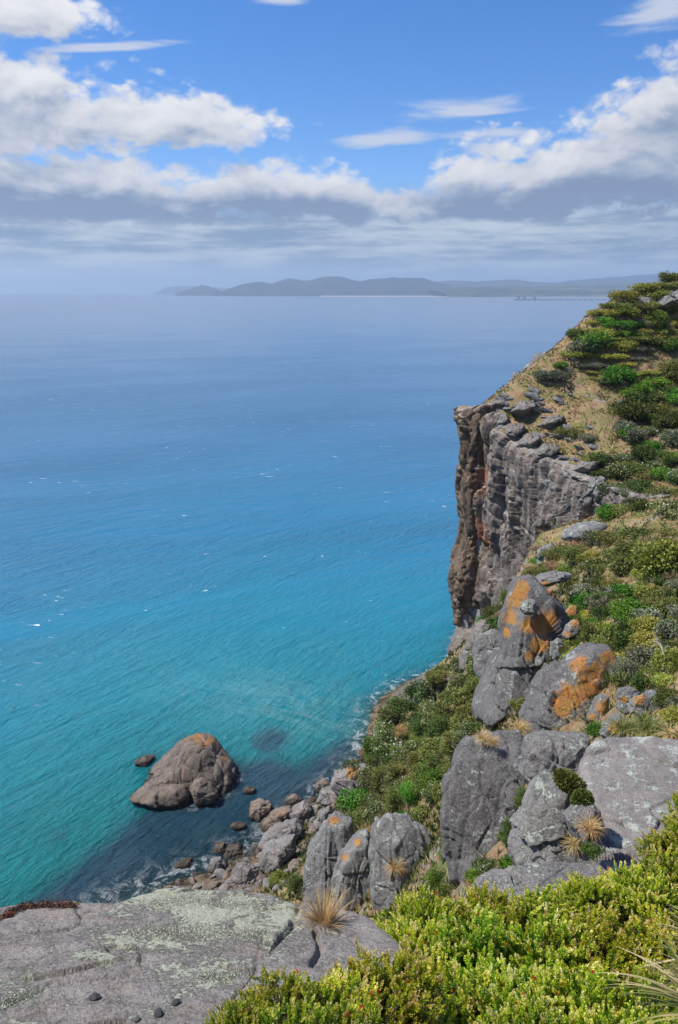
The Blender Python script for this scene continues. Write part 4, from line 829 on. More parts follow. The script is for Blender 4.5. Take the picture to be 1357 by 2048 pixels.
# ------------------------------------------------------------------ slabs seen from above
SLAB = rock_mat('foreground_slab_rock', (0.15, 0.132, 0.126), (0.30, 0.275, 0.262), 0.66, (0.40, 0.42, 0.33), scale=4.2, streak=0.25, bump=1.0, warm=0.2, fine=0.9)
BSLAB = rock_mat('broad_slab_rock', (0.115, 0.102, 0.10), (0.215, 0.195, 0.19), 0.52, (0.36, 0.39, 0.36), scale=2.6, streak=0.3, bump=0.6)
def on_plane(px, py, z0, y0, k):
    d = ray(px, py); t = (z0 - k * y0 - H) / (d[2] - k * d[1]); return CAM + d * t
def slab_rock(name, poly, z0, y0, k, drop, mat, label, seed, amp=0.05, S=1.0, grooves=(), step=None, nt=280, nr=110, bev=0.08, cat='rock slab', lich=()):
    P = np.array([on_plane(px, py, z0, y0, k) for px, py in poly]); c = P.mean(0)
    ang, rho = star_rho(P[:, :2] - c[:2], nt); rho = np.convolve(np.concatenate([rho[-4:], rho, rho[:4]]), np.ones(9) / 9, 'valid')
    ns = 60; f = np.concatenate([np.linspace(0, 1, nr) ** 0.8, np.ones(ns)]); dn = np.concatenate([np.zeros(nr), np.linspace(0, 1, ns + 1)[1:] * drop])
    A, Fr = np.meshgrid(ang, f, indexing='ij'); Rr = np.repeat(rho[:, None], len(f), 1); Dn = np.repeat(dn[None], nt, 0)
    q0 = np.stack([np.cos(A).ravel() * 2, np.sin(A).ravel() * 2, Dn.ravel() / S], -1)
    edge = (Rr.ravel() * (1 + 0.04 * fbm(q0 * 3 + seed, 4, seed))).reshape(A.shape)
    X = c[0] + np.cos(A) * edge * Fr; Y = c[1] + np.sin(A) * edge * Fr; Z = z0 + k * (Y - y0)
    q = np.stack([X.ravel(), Y.ravel(), 0 * X.ravel()], -1) / S
    top = (Dn == 0)
    w = fbm(q * 2.5, 3, seed + 8)[:, None] * .2
    f1, f2, i1 = worley(q * 2.3 + w + seed, seed + 2, True); g1, g2, i2 = worley(q * 8 + w * 2, seed + 3, True); i1 = i1 + .5; i2 = i2 + .5
    rel = amp * S * (1.3 * fbm(q * 1.5, 4, seed) + 0.7 * (i1 - .5) - 0.4 * np.exp(-(f2 - f1) / .03) + 0.35 * fbm(q * 9, 4, seed + 4, .6) + 0.15 * (i2 - .5)).reshape(A.shape)
    for pl, wd, dp in grooves:
        G = np.array([on_plane(px, py, z0, y0, k)[:2] for px, py in pl]); dd = np.full(X.shape, 9.0)
        wob = (fbm(q * 6, 3, seed + 5) * 0.025 * S).reshape(A.shape)
        for a, b in zip(G[:-1], G[1:]):
            ab = b - a; t = np.clip(((X - a[0]) * ab[0] + (Y - a[1]) * ab[1]) / (ab @ ab), 0, 1); dd = np.minimum(dd, np.hypot(X - a[0] - t * ab[0], Y - a[1] - t * ab[1]))
        rel -= dp * np.exp(-((dd + wob) / wd) ** 2)
    if step:
        (ax, ay), (bx, by), hgt = step; a = on_plane(ax, ay, z0, y0, k); b = on_plane(bx, by, z0, y0, k); tn = (b - a)[:2]; tn /= np.linalg.norm(tn)
        sd = (X - a[0]) * tn[1] - (Y - a[1]) * tn[0] + (fbm(q * 5, 3, seed + 6) * .04 * S).reshape(A.shape); rel -= hgt * sstep(sd, 0, 0.02 * S)
    din = edge * (1 - Fr)
    Z = Z + rel - bev * (1 - np.sqrt(np.clip(1 - (1 - np.clip(din / bev, 0, 1)) ** 2, 0, 1))) - Dn
    sq = np.stack([X.ravel(), Y.ravel(), Z.ravel()], -1) / S
    h1, h2, i3 = worley(sq * np.array([2.2, 2.2, 3.5]), seed + 7)
    so = (S * amp * (1.8 * fbm(sq * 1.7, 4, seed + 1) + 1.4 * (i3 - .5))).reshape(A.shape) * np.clip(Dn / (0.15 * S), 0, 1) + 0.12 * Dn
    X = X + np.cos(A) * so; Y = Y + np.sin(A) * so
    V = np.stack([X.ravel() - c[0], Y.ravel() - c[1], Z.ravel() - c[2]], -1)
    px_, py_, _ = to_px(V + c); LI = np.full(len(V), -0.35 if lich else 0.0)
    for lx, ly, ra, rb, st in lich: LI = np.maximum(LI, st * np.exp(-((px_ - lx) / ra) ** 2 - ((py_ - ly) / rb) ** 2) - 0.35)
    o = obj(name, mesh(name, V, gridfaces(nt, len(f), True)[:, ::-1], mat, attrs={'orange': np.zeros(len(V)), 'lich': LI}), None, c)
    return tag(o, label, cat)
slab_rock('rock_slab', [(1160, 1510), (1175, 1485), (1200, 1468), (1260, 1464), (1357, 1472), (1470, 1485), (1520, 1600), (1480, 1760), (1330, 1810), (1240, 1790), (1200, 1735), (1185, 1660), (1172, 1590), (1160, 1545)], 71.4, 10, -0.04, 3.0, BSLAB, 'broad tilted purple-grey slab with pale lichen spots and long cracks', 3, 0.022, 3.0,
          grooves=[([(1175, 1625), (1210, 1640), (1245, 1650), (1290, 1670), (1340, 1700)], 0.03, 0.09), ([(1190, 1660), (1215, 1690), (1260, 1700)], 0.03, 0.07)], bev=0.22)
slab_rock('rock_slab', [(925, 1780), (950, 1745), (990, 1722), (1050, 1712), (1130, 1714), (1215, 1716), (1260, 1760), (1230, 1860), (1100, 1880), (980, 1870), (920, 1820)], 72.5, 8.4, 0.02, 2.6, MIDSLAB, 'low rough lichen-grey slab rising behind the leafy bushes', 6, 0.035, 1.6, bev=0.2)
slab_rock('rock_slab', [(-330, 1850), (-180, 1810), (-40, 1798), (40, 1786), (120, 1782), (215, 1786), (275, 1766), (330, 1757), (400, 1755), (475, 1757), (545, 1764), (592, 1785), (640, 1800), (710, 1812), (775, 1840), (830, 1900), (860, 2000), (840, 2200), (600, 2330), (200, 2360), (-250, 2300), (-380, 2100)], 77.4, 2.26, -0.482, 2.2, SLAB, 'large lichen-crusted purple-grey slab underfoot at the cliff edge', 1, 0.022, 0.9,
          grooves=[([(600, 1800), (585, 1850), (540, 1895), (505, 1940), (455, 1995), (400, 2060)], 0.018, 0.045), ([(632, 1860), (640, 1900), (625, 1935)], 0.012, 0.04), ([(20, 1985), (100, 1945), (190, 1940), (280, 1925)], 0.03, 0.03)],
          lich=((430, 1830, 130, 60, 1.1), (350, 1790, 130, 40, .9), (440, 1940, 60, 30, .9), (230, 1920, 60, 30, .5), (10, 1990, 60, 50, .8), (560, 1840, 50, 60, .9), (290, 1880, 90, 40, .8)), step=((590, 1820), (430, 2040), 0.05), nt=480, nr=180, bev=0.10)
from mathutils.bvhtree import BVHTree
from mathutils import Vector
SLAB_O = [o for o in COL.objects if o.name.startswith('rock_slab')][-1]
bvh = BVHTree.FromPolygons([v.co for v in SLAB_O.data.vertices], [tuple(p.vertices) for p in SLAB_O.data.polygons])
def on_slab(px, py):
    lc = Vector(SLAB_O.location); h = bvh.ray_cast(Vector(CAM) - lc, Vector(ray(px, py)))
    return np.array(h[0] + lc) if h[0] is not None else on_plane(px, py, 77.4, 2.26, -0.482)
def slab_drop(P):
    lc = Vector(SLAB_O.location); out = []
    for q_ in P:
        h = bvh.ray_cast(Vector((q_[0], q_[1], 90)) - lc, Vector((0, 0, -1))); out.append(h[0][2] + lc[2] if h[0] is not None else q_[2])
    return np.array(out)
BLACK = plain_mat('black_stone', (0.012, 0.012, 0.014), (0.05, 0.05, 0.055), 8)
for k, (px, py, s, lab) in enumerate(((190, 1998, .022, 'black angular pebble lying alone on the foreground slab'), (352, 2008, .017, 'small black pebble right of the lone black pebble'), (318, 2030, .02, 'black pebble near the lower edge of the slab'), (268, 2040, .02, 'pale-topped pebble beside the black pebbles'))):
    p = on_slab(px, py); D, Q = cube_sphere(14); r = 1 + .25 * fbm(D * 1.5 + k * 3, 3, k) + .12 * (worley(D * 1.6 + k, k)[2] - .5)
    tag(obj('pebble', mesh('pebble', D * r[:, None] * s * np.array([1.1, .9, .7]), Q, BLACK if k < 3 else MIDSLAB, smooth=False), None, (p[0], p[1], p[2] + .006), (0, 0, k)), lab, 'pebble')

# ------------------------------------------------------------------ foliage builders
def leaves(P, N, L, Wd, rng, up=None):
    """P base points, N leaf axes (unit), lengths and widths -> V, F of diamond leaves"""
    n = len(P); ref = rng.normal(size=(n, 3)); side = np.cross(N, ref); side /= np.linalg.norm(side, axis=1)[:, None] + 1e-9; nrm = np.cross(side, N)
    mid = P + N * (L * .5)[:, None] + nrm * (L * .10)[:, None]
    V = np.stack([P, mid - side * Wd[:, None] / 2, P + N * L[:, None], mid + side * Wd[:, None] / 2], 1).reshape(-1, 3)
    return V, np.arange(4 * n).reshape(n, 4)
def unit(v): return v / (np.linalg.norm(v, axis=-1, keepdims=True) + 1e-9)
BARK = plain_mat('twig_bark', (0.06, 0.045, 0.035), (0.16, 0.12, 0.09), 6)
HEATH = leaf_mat('heath_leaf', [(0.0, (0.03, 0.08, 0.008)), (0.3, (0.15, 0.29, 0.018)), (0.6, (0.42, 0.52, 0.03)), (0.8, (0.66, 0.64, 0.10)), (0.9, (0.78, 0.72, 0.34)), (0.93, (0.40, 0.22, 0.03)), (1.0, (0.52, 0.09, 0.035))], 0.42, 0.45, 0.24)
def heath_mesh(seed, R=0.34, nsp=900):
    g = np.random.default_rng(seed); Vs, Ts, paths = [], [], []
    V_, F_, T_ = [], [], []; off = 0
    lob = g.normal(size=(38, 3)); lob[:, 2] = np.abs(lob[:, 2]) * .9 + .05; lob = unit(lob); lr = g.uniform(.72, 1.15, 38)
    for i in range(nsp):
        k = int(g.integers(38)); d = unit(lob[k] + g.normal(size=3) * .17); d[2] = abs(d[2])
        rr_ = R * lr[k] * (0.2 + 0.8 * (lob[k] @ d) ** 3) * g.uniform(.62, 1.03)
        L = g.uniform(.045, .10); ax = unit(d * .9 + np.array([0, 0, .55]) + g.normal(size=3) * .35)
        base = d * rr_ * np.array([1, 1, .95]) - ax * L * .6
        npair = int(L / .0085); t = np.repeat((np.arange(npair) + .5) / npair, 4); n = len(t)
        a = np.tile(np.arange(4) * pi / 2, npair) + np.repeat(np.arange(npair) * .8, 4) + g.normal(size=n) * .25
        s1 = unit(np.cross(ax, [.3, .5, .2])); s2 = np.cross(ax, s1)
        rad = s1[None] * np.cos(a)[:, None] + s2[None] * np.sin(a)[:, None]
        N = unit(rad * (1.05 - .65 * t)[:, None] + ax[None] * (.35 + .7 * t)[:, None] + g.normal(size=(n, 3)) * .12)
        P = base + ax[None] * (L * t)[:, None]
        ll = g.uniform(.012, .020, n) * (1.1 - .45 * t ** 3); V, Fq = leaves(P, N, ll, ll * .66, g)
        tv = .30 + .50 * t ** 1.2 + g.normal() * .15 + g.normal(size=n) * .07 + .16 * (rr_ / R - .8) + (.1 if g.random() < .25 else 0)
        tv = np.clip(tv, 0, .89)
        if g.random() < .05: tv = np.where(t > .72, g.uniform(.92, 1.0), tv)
        V_.append(V); F_.append(Fq + off); T_.append(np.repeat(tv, 4)); off += len(V)
        if i % 2 == 0: paths.append(([d * R * .12, d * rr_ * .55 + g.normal(size=3) * .01, base, base + ax * L * .9], [.003, .0022, .0015, .0008]))
    tv_, tf = tubes(paths, 3)
    return mesh('heath_foliage', np.concatenate(V_), np.concatenate(F_), HEATH, smooth=False, attrs={'tint': np.concatenate(T_)}), mesh('heath_stems', tv_, tf, BARK)
heath = [heath_mesh(900 + k) for k in range(4)]
# photo pixel of the crown's top, distance along the view, size
BUSH = [(560, 1975, 2.5, .55), (485, 2035, 2.4, .45), (660, 1972, 2.55, .65), (770, 1940, 2.85, .8), (900, 1960, 3.1, .9), (1030, 1950, 3.1, .9), (1160, 1965, 3.05, .9), (1290, 1960, 3.1, .9), (590, 2045, 2.3, .6), (700, 2050, 2.35, .7), (820, 2060, 2.7, .8), (1080, 2060, 2.75, .8), (1270, 2060, 2.75, .8),
        (840, 1850, 3.7, .75), (950, 1850, 3.6, .95), (1090, 1845, 3.65, .95), (1220, 1850, 3.6, .95), (1340, 1850, 3.7, 1.0),
        (860, 1790, 4.3, .8), (990, 1800, 4.3, .9), (1110, 1795, 4.3, .9), (1225, 1765, 4.4, .85), (1370, 1715, 4.4, .95), (1375, 1640, 5.2, .8), (1430, 1565, 5.6, .95), (1450, 1640, 5.0, 1.2), (1185, 1755, 4.0, .5), (1300, 1750, 4.1, .7)]
rows = {}
for i, b in enumerate(BUSH):
    rows.setdefault('lowest row at the picture bottom' if b[1] > 1990 else 'front row on the slab side' if b[1] > 1900 else 'middle row' if b[1] > 1800 else 'back row against the rocks', []).append(i)
blab = {}
for rn, ids in rows.items():
    for k, i in enumerate(sorted(ids, key=lambda j: BUSH[j][0])): blab[i] = f'yellow-green small-leaved bush, {ORD[k]} from the left in the {rn}'
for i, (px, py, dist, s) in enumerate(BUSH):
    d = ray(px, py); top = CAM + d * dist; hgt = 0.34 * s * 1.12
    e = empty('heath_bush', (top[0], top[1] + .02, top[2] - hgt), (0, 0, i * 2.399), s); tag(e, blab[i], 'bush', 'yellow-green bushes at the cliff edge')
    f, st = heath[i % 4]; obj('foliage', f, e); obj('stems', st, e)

# blades: tussocks and strap leaves
def blades(n, length, spread, droop, width, seed, seg=5, base_r=.03, dirbias=None, tint=(0.2, 0.9)):
    g = np.random.default_rng(seed); V, Fq, Tn = [], [], []
    for i in range(n):
        az = g.uniform(0, 2 * pi); tilt = abs(g.normal()) * spread; L = length * g.uniform(.55, 1.1)
        d = np.array([cos(az) * sin(tilt), sin(az) * sin(tilt), cos(tilt)])
        if dirbias is not None: d = unit(d + np.array(dirbias))
        h = unit(np.array([d[0], d[1], 0]) + 1e-6); p = np.array([cos(az), sin(az), 0]) * base_r * g.random() ** .5; w = width * g.uniform(.6, 1.2)
        side = unit(np.cross(d, [0, 0, 1.0]) + 1e-6); dr = droop * g.uniform(.4, 1.4); k0 = len(V)
        for j in range(seg + 1):
            t = j / seg; ww = w * (1 - t ** 2.2) * .5 + width * .03
            V += [p - side * ww, p + side * ww]; Tn += [0, 0]
            d = unit(d + np.array([h[0] * .3, h[1] * .3, -1]) * dr / seg); p = p + d * L / seg
            if j < seg: a = k0 + 2 * j; Fq.append((a, a + 1, a + 3, a + 2))
        tv = g.uniform(*tint); Tn[k0:] = [tv] * (2 * seg + 2)
    return np.array(V), np.array(Fq), np.array(Tn)
STRAW = leaf_mat('dry_tussock', [(0, (0.16, 0.08, 0.045)), (.35, (0.38, 0.23, 0.09)), (.7, (0.52, 0.38, 0.16)), (1, (0.6, 0.5, 0.28))], .3, .6, .1)
STRAP = leaf_mat('strap_leaf', [(0, (0.07, 0.11, 0.02)), (.5, (0.17, 0.20, 0.045)), (.8, (0.42, 0.36, 0.15)), (1, (0.55, 0.46, 0.27))], .3, .4, .1)
def blade_thing(name, loc, label, cat, mat, parts, group=None, scale=1.0):
    e = empty(name, loc, scale=scale); tag(e, label, cat, group)
    for nm, (V, Fq, Tn) in parts: obj(nm, mesh(nm, V, Fq, mat, attrs={'tint': Tn}), e)
    return e
p = on_slab(648, 1845)
blade_thing('dry_tussock', p - np.array([0, 0, .03]), 'golden dry grass tussock growing from the crack in the foreground slab', 'grass tussock', STRAW,
            [('blades', blades(420, .19, .42, .8, .0028, 1, 6, .035, tint=(.35, 1))), ('dead_blades', blades(230, .15, 1.05, 2.2, .0026, 2, 6, .045, (0, -.3, -.1), tint=(0, .3)))])
p = CAM + ray(1430, 1990) * 2.75
blade_thing('sedge_clump', p - np.array([0, 0, .1]), 'clump of long arching strap leaves with dry tips at the right edge', 'sedge', STRAP, [('blades', blades(110, .36, .75, .9, .010, 4, 9, .07, (-.45, -.1, .05), tint=(0, 1)))])
p = CAM + ray(1440, 1870) * 3.2
blade_thing('sedge_clump', p - np.array([0, 0, .1]), 'smaller strap-leaved clump behind the one at the lower right edge', 'sedge', STRAP, [('blades', blades(60, .30, .7, .8, .009, 5, 8, .06, (-.5, 0, .1), tint=(.3, 1)))])
# dark lichen mat on the slab's rim and dry moss in the crack
CRUMB = leaf_mat('dark_lichen_mat', [(0, (0.012, 0.010, 0.008)), (.55, (0.05, 0.035, 0.028)), (.7, (0.25, 0.20, 0.15)), (.85, (0.28, 0.06, 0.02)), (1, (0.40, 0.10, 0.03))], .1, .8, .05)
PALE = leaf_mat('pale_lichen_flake', [(0, (0.20, 0.21, 0.16)), (.5, (0.40, 0.42, 0.33)), (1, (0.62, 0.63, 0.52))], .1, .85, .02)
def crumb_mat(name, polyline, width, n, size, label, cat, seed, lift=.01, tint=(0, 1), mat=None):
    g = np.random.default_rng(seed); G = np.array([on_plane(px, py, 77.4, 2.26, -0.482) for px, py in polyline]); t = g.uniform(0, len(G) - 1.001, n); i = t.astype(int)
    c = G[i] + (G[i + 1] - G[i]) * (t - i)[:, None]; off = g.normal(size=(n, 2)); P = c.copy(); P[:, :2] += off * width; r = np.exp(-(off ** 2).sum(1) / 1.5)
    P[:, 2] = slab_drop(P) + lift * 2.2 * r * g.uniform(.3, 1, n) - lift * .5; N = unit(g.normal(size=(n, 3)) + np.array([0, 0, .6])); L = size * g.uniform(.5, 1.4, n)
    V, Fq = leaves(P, N, L, L * .7, g); c0 = G.mean(0); tv = np.clip(g.uniform(tint[0], tint[1], n) ** 1.4 + .25 * fbm(P * 30, 2, seed), 0, 1)
    o = obj(name, mesh(name, V - c0, Fq, mat or CRUMB, smooth=False, attrs={'tint': np.repeat(tv, 4)}), None, c0); return tag(o, label, cat)
crumb_mat('lichen_mat', [(0, 1822), (45, 1800), (100, 1797), (150, 1800)], .028, 5200, .008, 'black and rust-red lichen mat on the far rim of the slab', 'lichen', 1, .03)
crumb_mat('lichen_mat', [(-10, 1832), (12, 1818), (25, 1812)], .012, 900, .006, 'small rust-orange crust at the left rim of the slab', 'lichen', 2, .015, (.6, 1))
crumb_mat('dry_moss', [(505, 1945), (475, 1975), (450, 1998), (420, 2030), (400, 2055)], .010, 2400, .006, 'red-brown dry moss filling the crack of the slab', 'moss', 3, .012, (.3, .95))
crumb_mat('lichen_crust', [(300, 1790), (380, 1785), (460, 1790), (550, 1800)], .06, 6500, .0065, 'pale flaky lichen crust along the far brow of the slab', 'lichen', 4, .004, (0, 1), PALE)
crumb_mat('lichen_crust', [(270, 1850), (350, 1845), (440, 1850), (560, 1855)], .07, 6500, .0065, 'pale flaky lichen crust across the middle of the slab', 'lichen', 5, .004, (0, 1), PALE)
crumb_mat('lichen_crust', [(400, 1930), (440, 1935), (480, 1925)], .025, 2600, .006, 'small pale lichen patch left of the mossy crack', 'lichen', 6, .004, (0, 1), PALE)
crumb_mat('lichen_crust', [(-10, 2000), (20, 1980), (50, 1965)], .03, 2600, .006, 'pale lichen patch at the left edge of the slab', 'lichen', 7, .004, (0, 1), PALE)
# ------------------------------------------------------------------ shrubs of the slopes
LM = {
 'dark': leaf_mat('dark_scrub_leaf', [(0, (0.016, 0.031, 0.008)), (.5, (0.054, 0.096, 0.016)), (1, (0.132, 0.178, 0.034))], .25),
 'bright': leaf_mat('bright_scrub_leaf', [(0, (0.022, 0.070, 0.006)), (.5, (0.070, 0.202, 0.016)), (1, (0.171, 0.310, 0.034))], .3),
 'olive': leaf_mat('olive_scrub_leaf', [(0, (0.039, 0.054, 0.016)), (.5, (0.132, 0.163, 0.034)), (1, (0.279, 0.295, 0.078))], .25),
 'yellow': leaf_mat('yellow_scrub_leaf', [(0, (0.078, 0.101, 0.016)), (.5, (0.232, 0.271, 0.039)), (1, (0.449, 0.449, 0.093))], .3),
 'grey': leaf_mat('grey_scrub_leaf', [(0, (0.046, 0.059, 0.034)), (.5, (0.132, 0.155, 0.090)), (1, (0.295, 0.310, 0.202))], .2),
 'pale': leaf_mat('pale_flower_leaf', [(0, (0.023, 0.043, 0.012)), (.5, (0.078, 0.132, 0.028)), (.78, (0.155, 0.217, 0.054)), (.86, (0.558, 0.600, 0.310)), (1, (0.600, 0.600, 0.558))], .2),
 'straw': leaf_mat('straw_leaf', [(0, (0.20, 0.13, 0.07)), (.5, (0.40, 0.28, 0.15)), (1, (0.55, 0.42, 0.24))], .3),
 'brown': leaf_mat('dry_scrub_leaf', [(0, (0.078, 0.054, 0.031)), (.5, (0.217, 0.163, 0.078)), (1, (0.434, 0.326, 0.171))], .2),
}
def shrub_mesh(seed, form='round', n=3600, leaf=.085, flower=0.0):
    """unit shrub: about 1 in radius, foot at the origin"""
    g = np.random.default_rng(seed); nl = {'round': 24, 'mat': 40, 'tall': 30}[form]
    c = unit(g.normal(size=(nl, 3))) * (g.random((nl, 1)) ** .45) * .72; sc_ = np.array({'round': (1, 1, .75), 'mat': (1.25, 1.1, .32), 'tall': (.75, .75, 1.25)}[form])
    c[:, 2] = np.abs(c[:, 2]) if form != 'tall' else c[:, 2]; c *= sc_; c[:, 2] += {'round': .28, 'mat': .12, 'tall': 1.25}[form]
    r = g.uniform(.14, .40, nl) * (.75 if form == 'mat' else 1); w = r ** 2; w /= w.sum(); k = g.choice(nl, n, p=w)
    d = g.normal(size=(n, 3)); d[:, 2] += .35; d = unit(d); sh = g.uniform(.55, 1.06, n) ** .7
    P = c[k] + d * (r[k] * sh)[:, None]; P += g.normal(size=(n, 3)) * .045
    P[:, 2] = np.maximum(P[:, 2], -.15)
    N = unit(d + g.normal(size=(n, 3)) * .75); L = leaf * g.uniform(.6, 1.5, n); V, Fq = leaves(P - N * (L * .5)[:, None], N, L, L * .62, g)
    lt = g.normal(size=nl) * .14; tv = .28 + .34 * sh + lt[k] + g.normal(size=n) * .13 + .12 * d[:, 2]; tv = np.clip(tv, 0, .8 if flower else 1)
    if flower: tv = np.where((g.random(n) < flower) & (sh > .88) & (d[:, 2] > -.1) & (fbm(P * 3.5, 2, seed) > -.1), g.uniform(.86, 1, n), tv)
    paths = []
    for j in range(0, nl, 2):
        b = np.array([g.normal() * .05, g.normal() * .05, -.25]); m_ = c[j] * np.array([.45, .45, .55]) + g.normal(size=3) * .05
        paths.append(([b, m_, c[j], c[j] + unit(c[j] + .01) * r[j] * .6], [.045, .03, .02, .006]))
    tv_, tf = tubes(paths, 5)
    return (V, Fq, np.repeat(tv, 4)), (tv_, tf)
STEM = plain_mat('scrub_stem', (0.09, 0.075, 0.06), (0.24, 0.21, 0.18), 3)
SH = {}
def shrub_kind(kind, form, v):
    key = (kind, form, v)
    if key not in SH:
        (V, Fq, t), (tv, tf) = shrub_mesh(hash((form, v)) % 1000 + v * 17 if False else {'round': 100, 'mat': 200, 'tall': 300}[form] + v * 17 + len(kind), form, {'round': 2900, 'mat': 3200, 'tall': 3600}[form], {'round': .10, 'mat': .085, 'tall': .085}[form], .35 if kind == 'pale' else 0)
        SH[key] = (mesh('foliage', V, Fq, LM[kind], smooth=False, attrs={'tint': t}), mesh('stems', tv, tf, STEM))
    return SH[key]
WORD = {'dark': 'dark green', 'bright': 'bright green', 'olive': 'olive green', 'yellow': 'yellow-green', 'grey': 'grey-green', 'pale': 'pale-flowered', 'brown': 'brown dry'}
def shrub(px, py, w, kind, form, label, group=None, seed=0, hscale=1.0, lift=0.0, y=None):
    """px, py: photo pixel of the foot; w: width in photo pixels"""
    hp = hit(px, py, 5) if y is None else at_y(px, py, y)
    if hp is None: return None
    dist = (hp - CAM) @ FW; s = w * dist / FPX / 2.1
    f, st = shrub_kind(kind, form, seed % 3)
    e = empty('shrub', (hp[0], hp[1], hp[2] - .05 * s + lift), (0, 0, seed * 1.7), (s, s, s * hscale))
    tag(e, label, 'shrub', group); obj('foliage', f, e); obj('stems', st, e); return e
one = [(1236, 765, 92, 'bright', 'round', 'bright green oval bush alone on the dry slope', .8), (1258, 880, 58, 'bright', 'round', 'bright green ball-shaped bush at the edge of the dark scrub', 1.0),
       (1198, 930, 80, 'dark', 'round', 'dark low bush on the dry slope left of the ball-shaped bush', .7), (1122, 735, 40, 'bright', 'round', 'small bright bush beside the skyline ledge', .7), (1315, 665, 60, 'bright', 'tall', 'tall bright bush high on the headland', .7),
       (1335, 700, 60, 'bright', 'round', 'bright bush right of the tall one high on the headland', .8), (1250, 630, 45, 'bright', 'round', 'round green bush under the skyline boulder', .8), (1135, 870, 70, 'olive', 'mat', 'olive low bush in the middle of the dry slope', 1), (1175, 880, 50, 'grey', 'mat', 'grey-green low bush beside the olive one mid slope', 1),
       (1190, 925, 60, 'yellow', 'mat', 'yellow-green creeping bush edging the cliff top', .8), (1165, 700, 90, 'grey', 'mat', 'grey-green mat spreading down from the skyline', .9), (1110, 755, 100, 'grey', 'mat', 'soft grey-green mat on the dry slope below the ledge', .7), (1190, 690, 110, 'bright', 'mat', 'green mat along the seaward shoulder', 1),
       (1320, 1140, 150, 'yellow', 'round', 'large glossy yellow-tipped bush above the dark soil bank', .9), (1270, 1240, 110, 'bright', 'round', 'dense bright needle-leaved bush in the middle of the scrub', .75), (1205, 1210, 60, 'bright', 'round', 'small bright bush left of the dense needle-leaved one', .9),
       (1290, 1340, 120, 'grey', 'round', 'grey-green bush beside the white dead branch', .9), (1250, 1370, 90, 'grey', 'tall', 'grey twiggy bush below the grey-green one', .6), (1195, 1470, 60, 'bright', 'round', 'small dark-centred bush at the foot of the orange boulder', .9), (1180, 1445, 50, 'grey', 'round', 'grey bush wedged between orange boulder and slab', 1),
       (1045, 1420, 70, 'olive', 'round', 'olive bush on the soil ledge left of the orange boulder', .8), (985, 1235, 60, 'dark', 'round', 'dark bush on the ledge at the cliff foot, left one', 1), (1012, 1215, 50, 'olive', 'tall', 'upright bush on the ledge at the cliff foot', .7), (965, 1250, 40, 'bright', 'round', 'small lime-green bush at the cliff foot', 1),
       (1090, 1060, 55, 'bright', 'tall', 'dark upright bush at the left end of the grassy ledge', .7), (1125, 1050, 60, 'olive', 'mat', 'olive mat on the grassy ledge', 1), (1215, 1040, 60, 'bright', 'round', 'bright bush under the landward end of the cliff', 1.1),
       (1115, 1115, 70, 'olive', 'mat', 'olive cushion just below the grassy ledge', 1.2), (665, 1735, 46, 'dark', 'round', 'dark bush clinging between the pale crag and the slanting crag', 1), (560, 1765, 50, 'yellow', 'round', 'yellow-green bush above the foreground slab edge', .9), (592, 1785, 60, 'dark', 'tall', 'dark green bush beside the yellow-green one above the slab', .7),
       (1000, 1455, 60, 'olive', 'round', 'olive bush at the foot of the streaked outcrop, right one', .7), (958, 1462, 50, 'dark', 'round', 'dark bush at the foot of the streaked outcrop, left one', .8), (1075, 1350, 60, 'dark', 'mat', 'dark mat between the streaked outcrop and the orange boulder', 1), (1105, 1345, 60, 'olive', 'mat', 'olive mat just above the orange boulder', 1), (1150, 1290, 50, 'dark', 'round', 'dark bush beside the three small orange stones', 1), (950, 1350, 50, 'dark', 'round', 'dark bush below the square grey block', .9), (1240, 1330, 60, 'dark', 'round', 'dark bush against the right end of the orange boulder', .9), (1060, 1170, 46, 'bright', 'mat', 'bright mat over the crown of the streaked outcrop', .8),
       (760, 1720, 40, 'olive', 'tall', 'narrow olive bush in the cleft between two crags', 1), (750, 1780, 36, 'olive', 'tall', 'lower narrow bush in the cleft between two crags', 1)]
for k, (px, py, w, kind, form, lab, hs) in enumerate(one): shrub(px, py, w, kind, form, lab, None, k, hs)
for k, (px, py, y, w, kind, form, lab, hs) in enumerate([(1020, 1700, 24, 80, 'dark', 'tall', 'dark green conical shrub filling the cleft beside the rock pillar', .9), (1045, 1620, 26, 60, 'dark', 'tall', 'dark shrub high in the cleft behind the rock pillar', .8), (1030, 1750, 20, 90, 'bright', 'round', 'green shrub at the bottom of the cleft', 1), (975, 1745, 20, 60, 'pale', 'round', 'shrub with pale flower heads at the foot of the pillar', 1.2), (945, 1760, 20, 50, 'bright', 'round', 'small green shrub left of the pale-flowered one', 1),
        (890, 1730, 36, 60, 'bright', 'tall', 'bright green upright shrub left of the rock pillar, upper', .9), (868, 1790, 34, 70, 'bright', 'tall', 'bright green upright shrub left of the rock pillar, middle', .9), (840, 1850, 32, 80, 'bright', 'round', 'bright green shrub left of the rock pillar, lowest', 1), (900, 1800, 30, 80, 'dark', 'round', 'dark shrub at the foot of the bright upright shrubs', 1), (1185, 1710, 9.6, 60, 'dark', 'round', 'dark spiky little shrub in the hollow beside the broad slab', .8)]):
    shrub(px, py, w, kind, form, lab, None, k + 1, hs, 0, y)
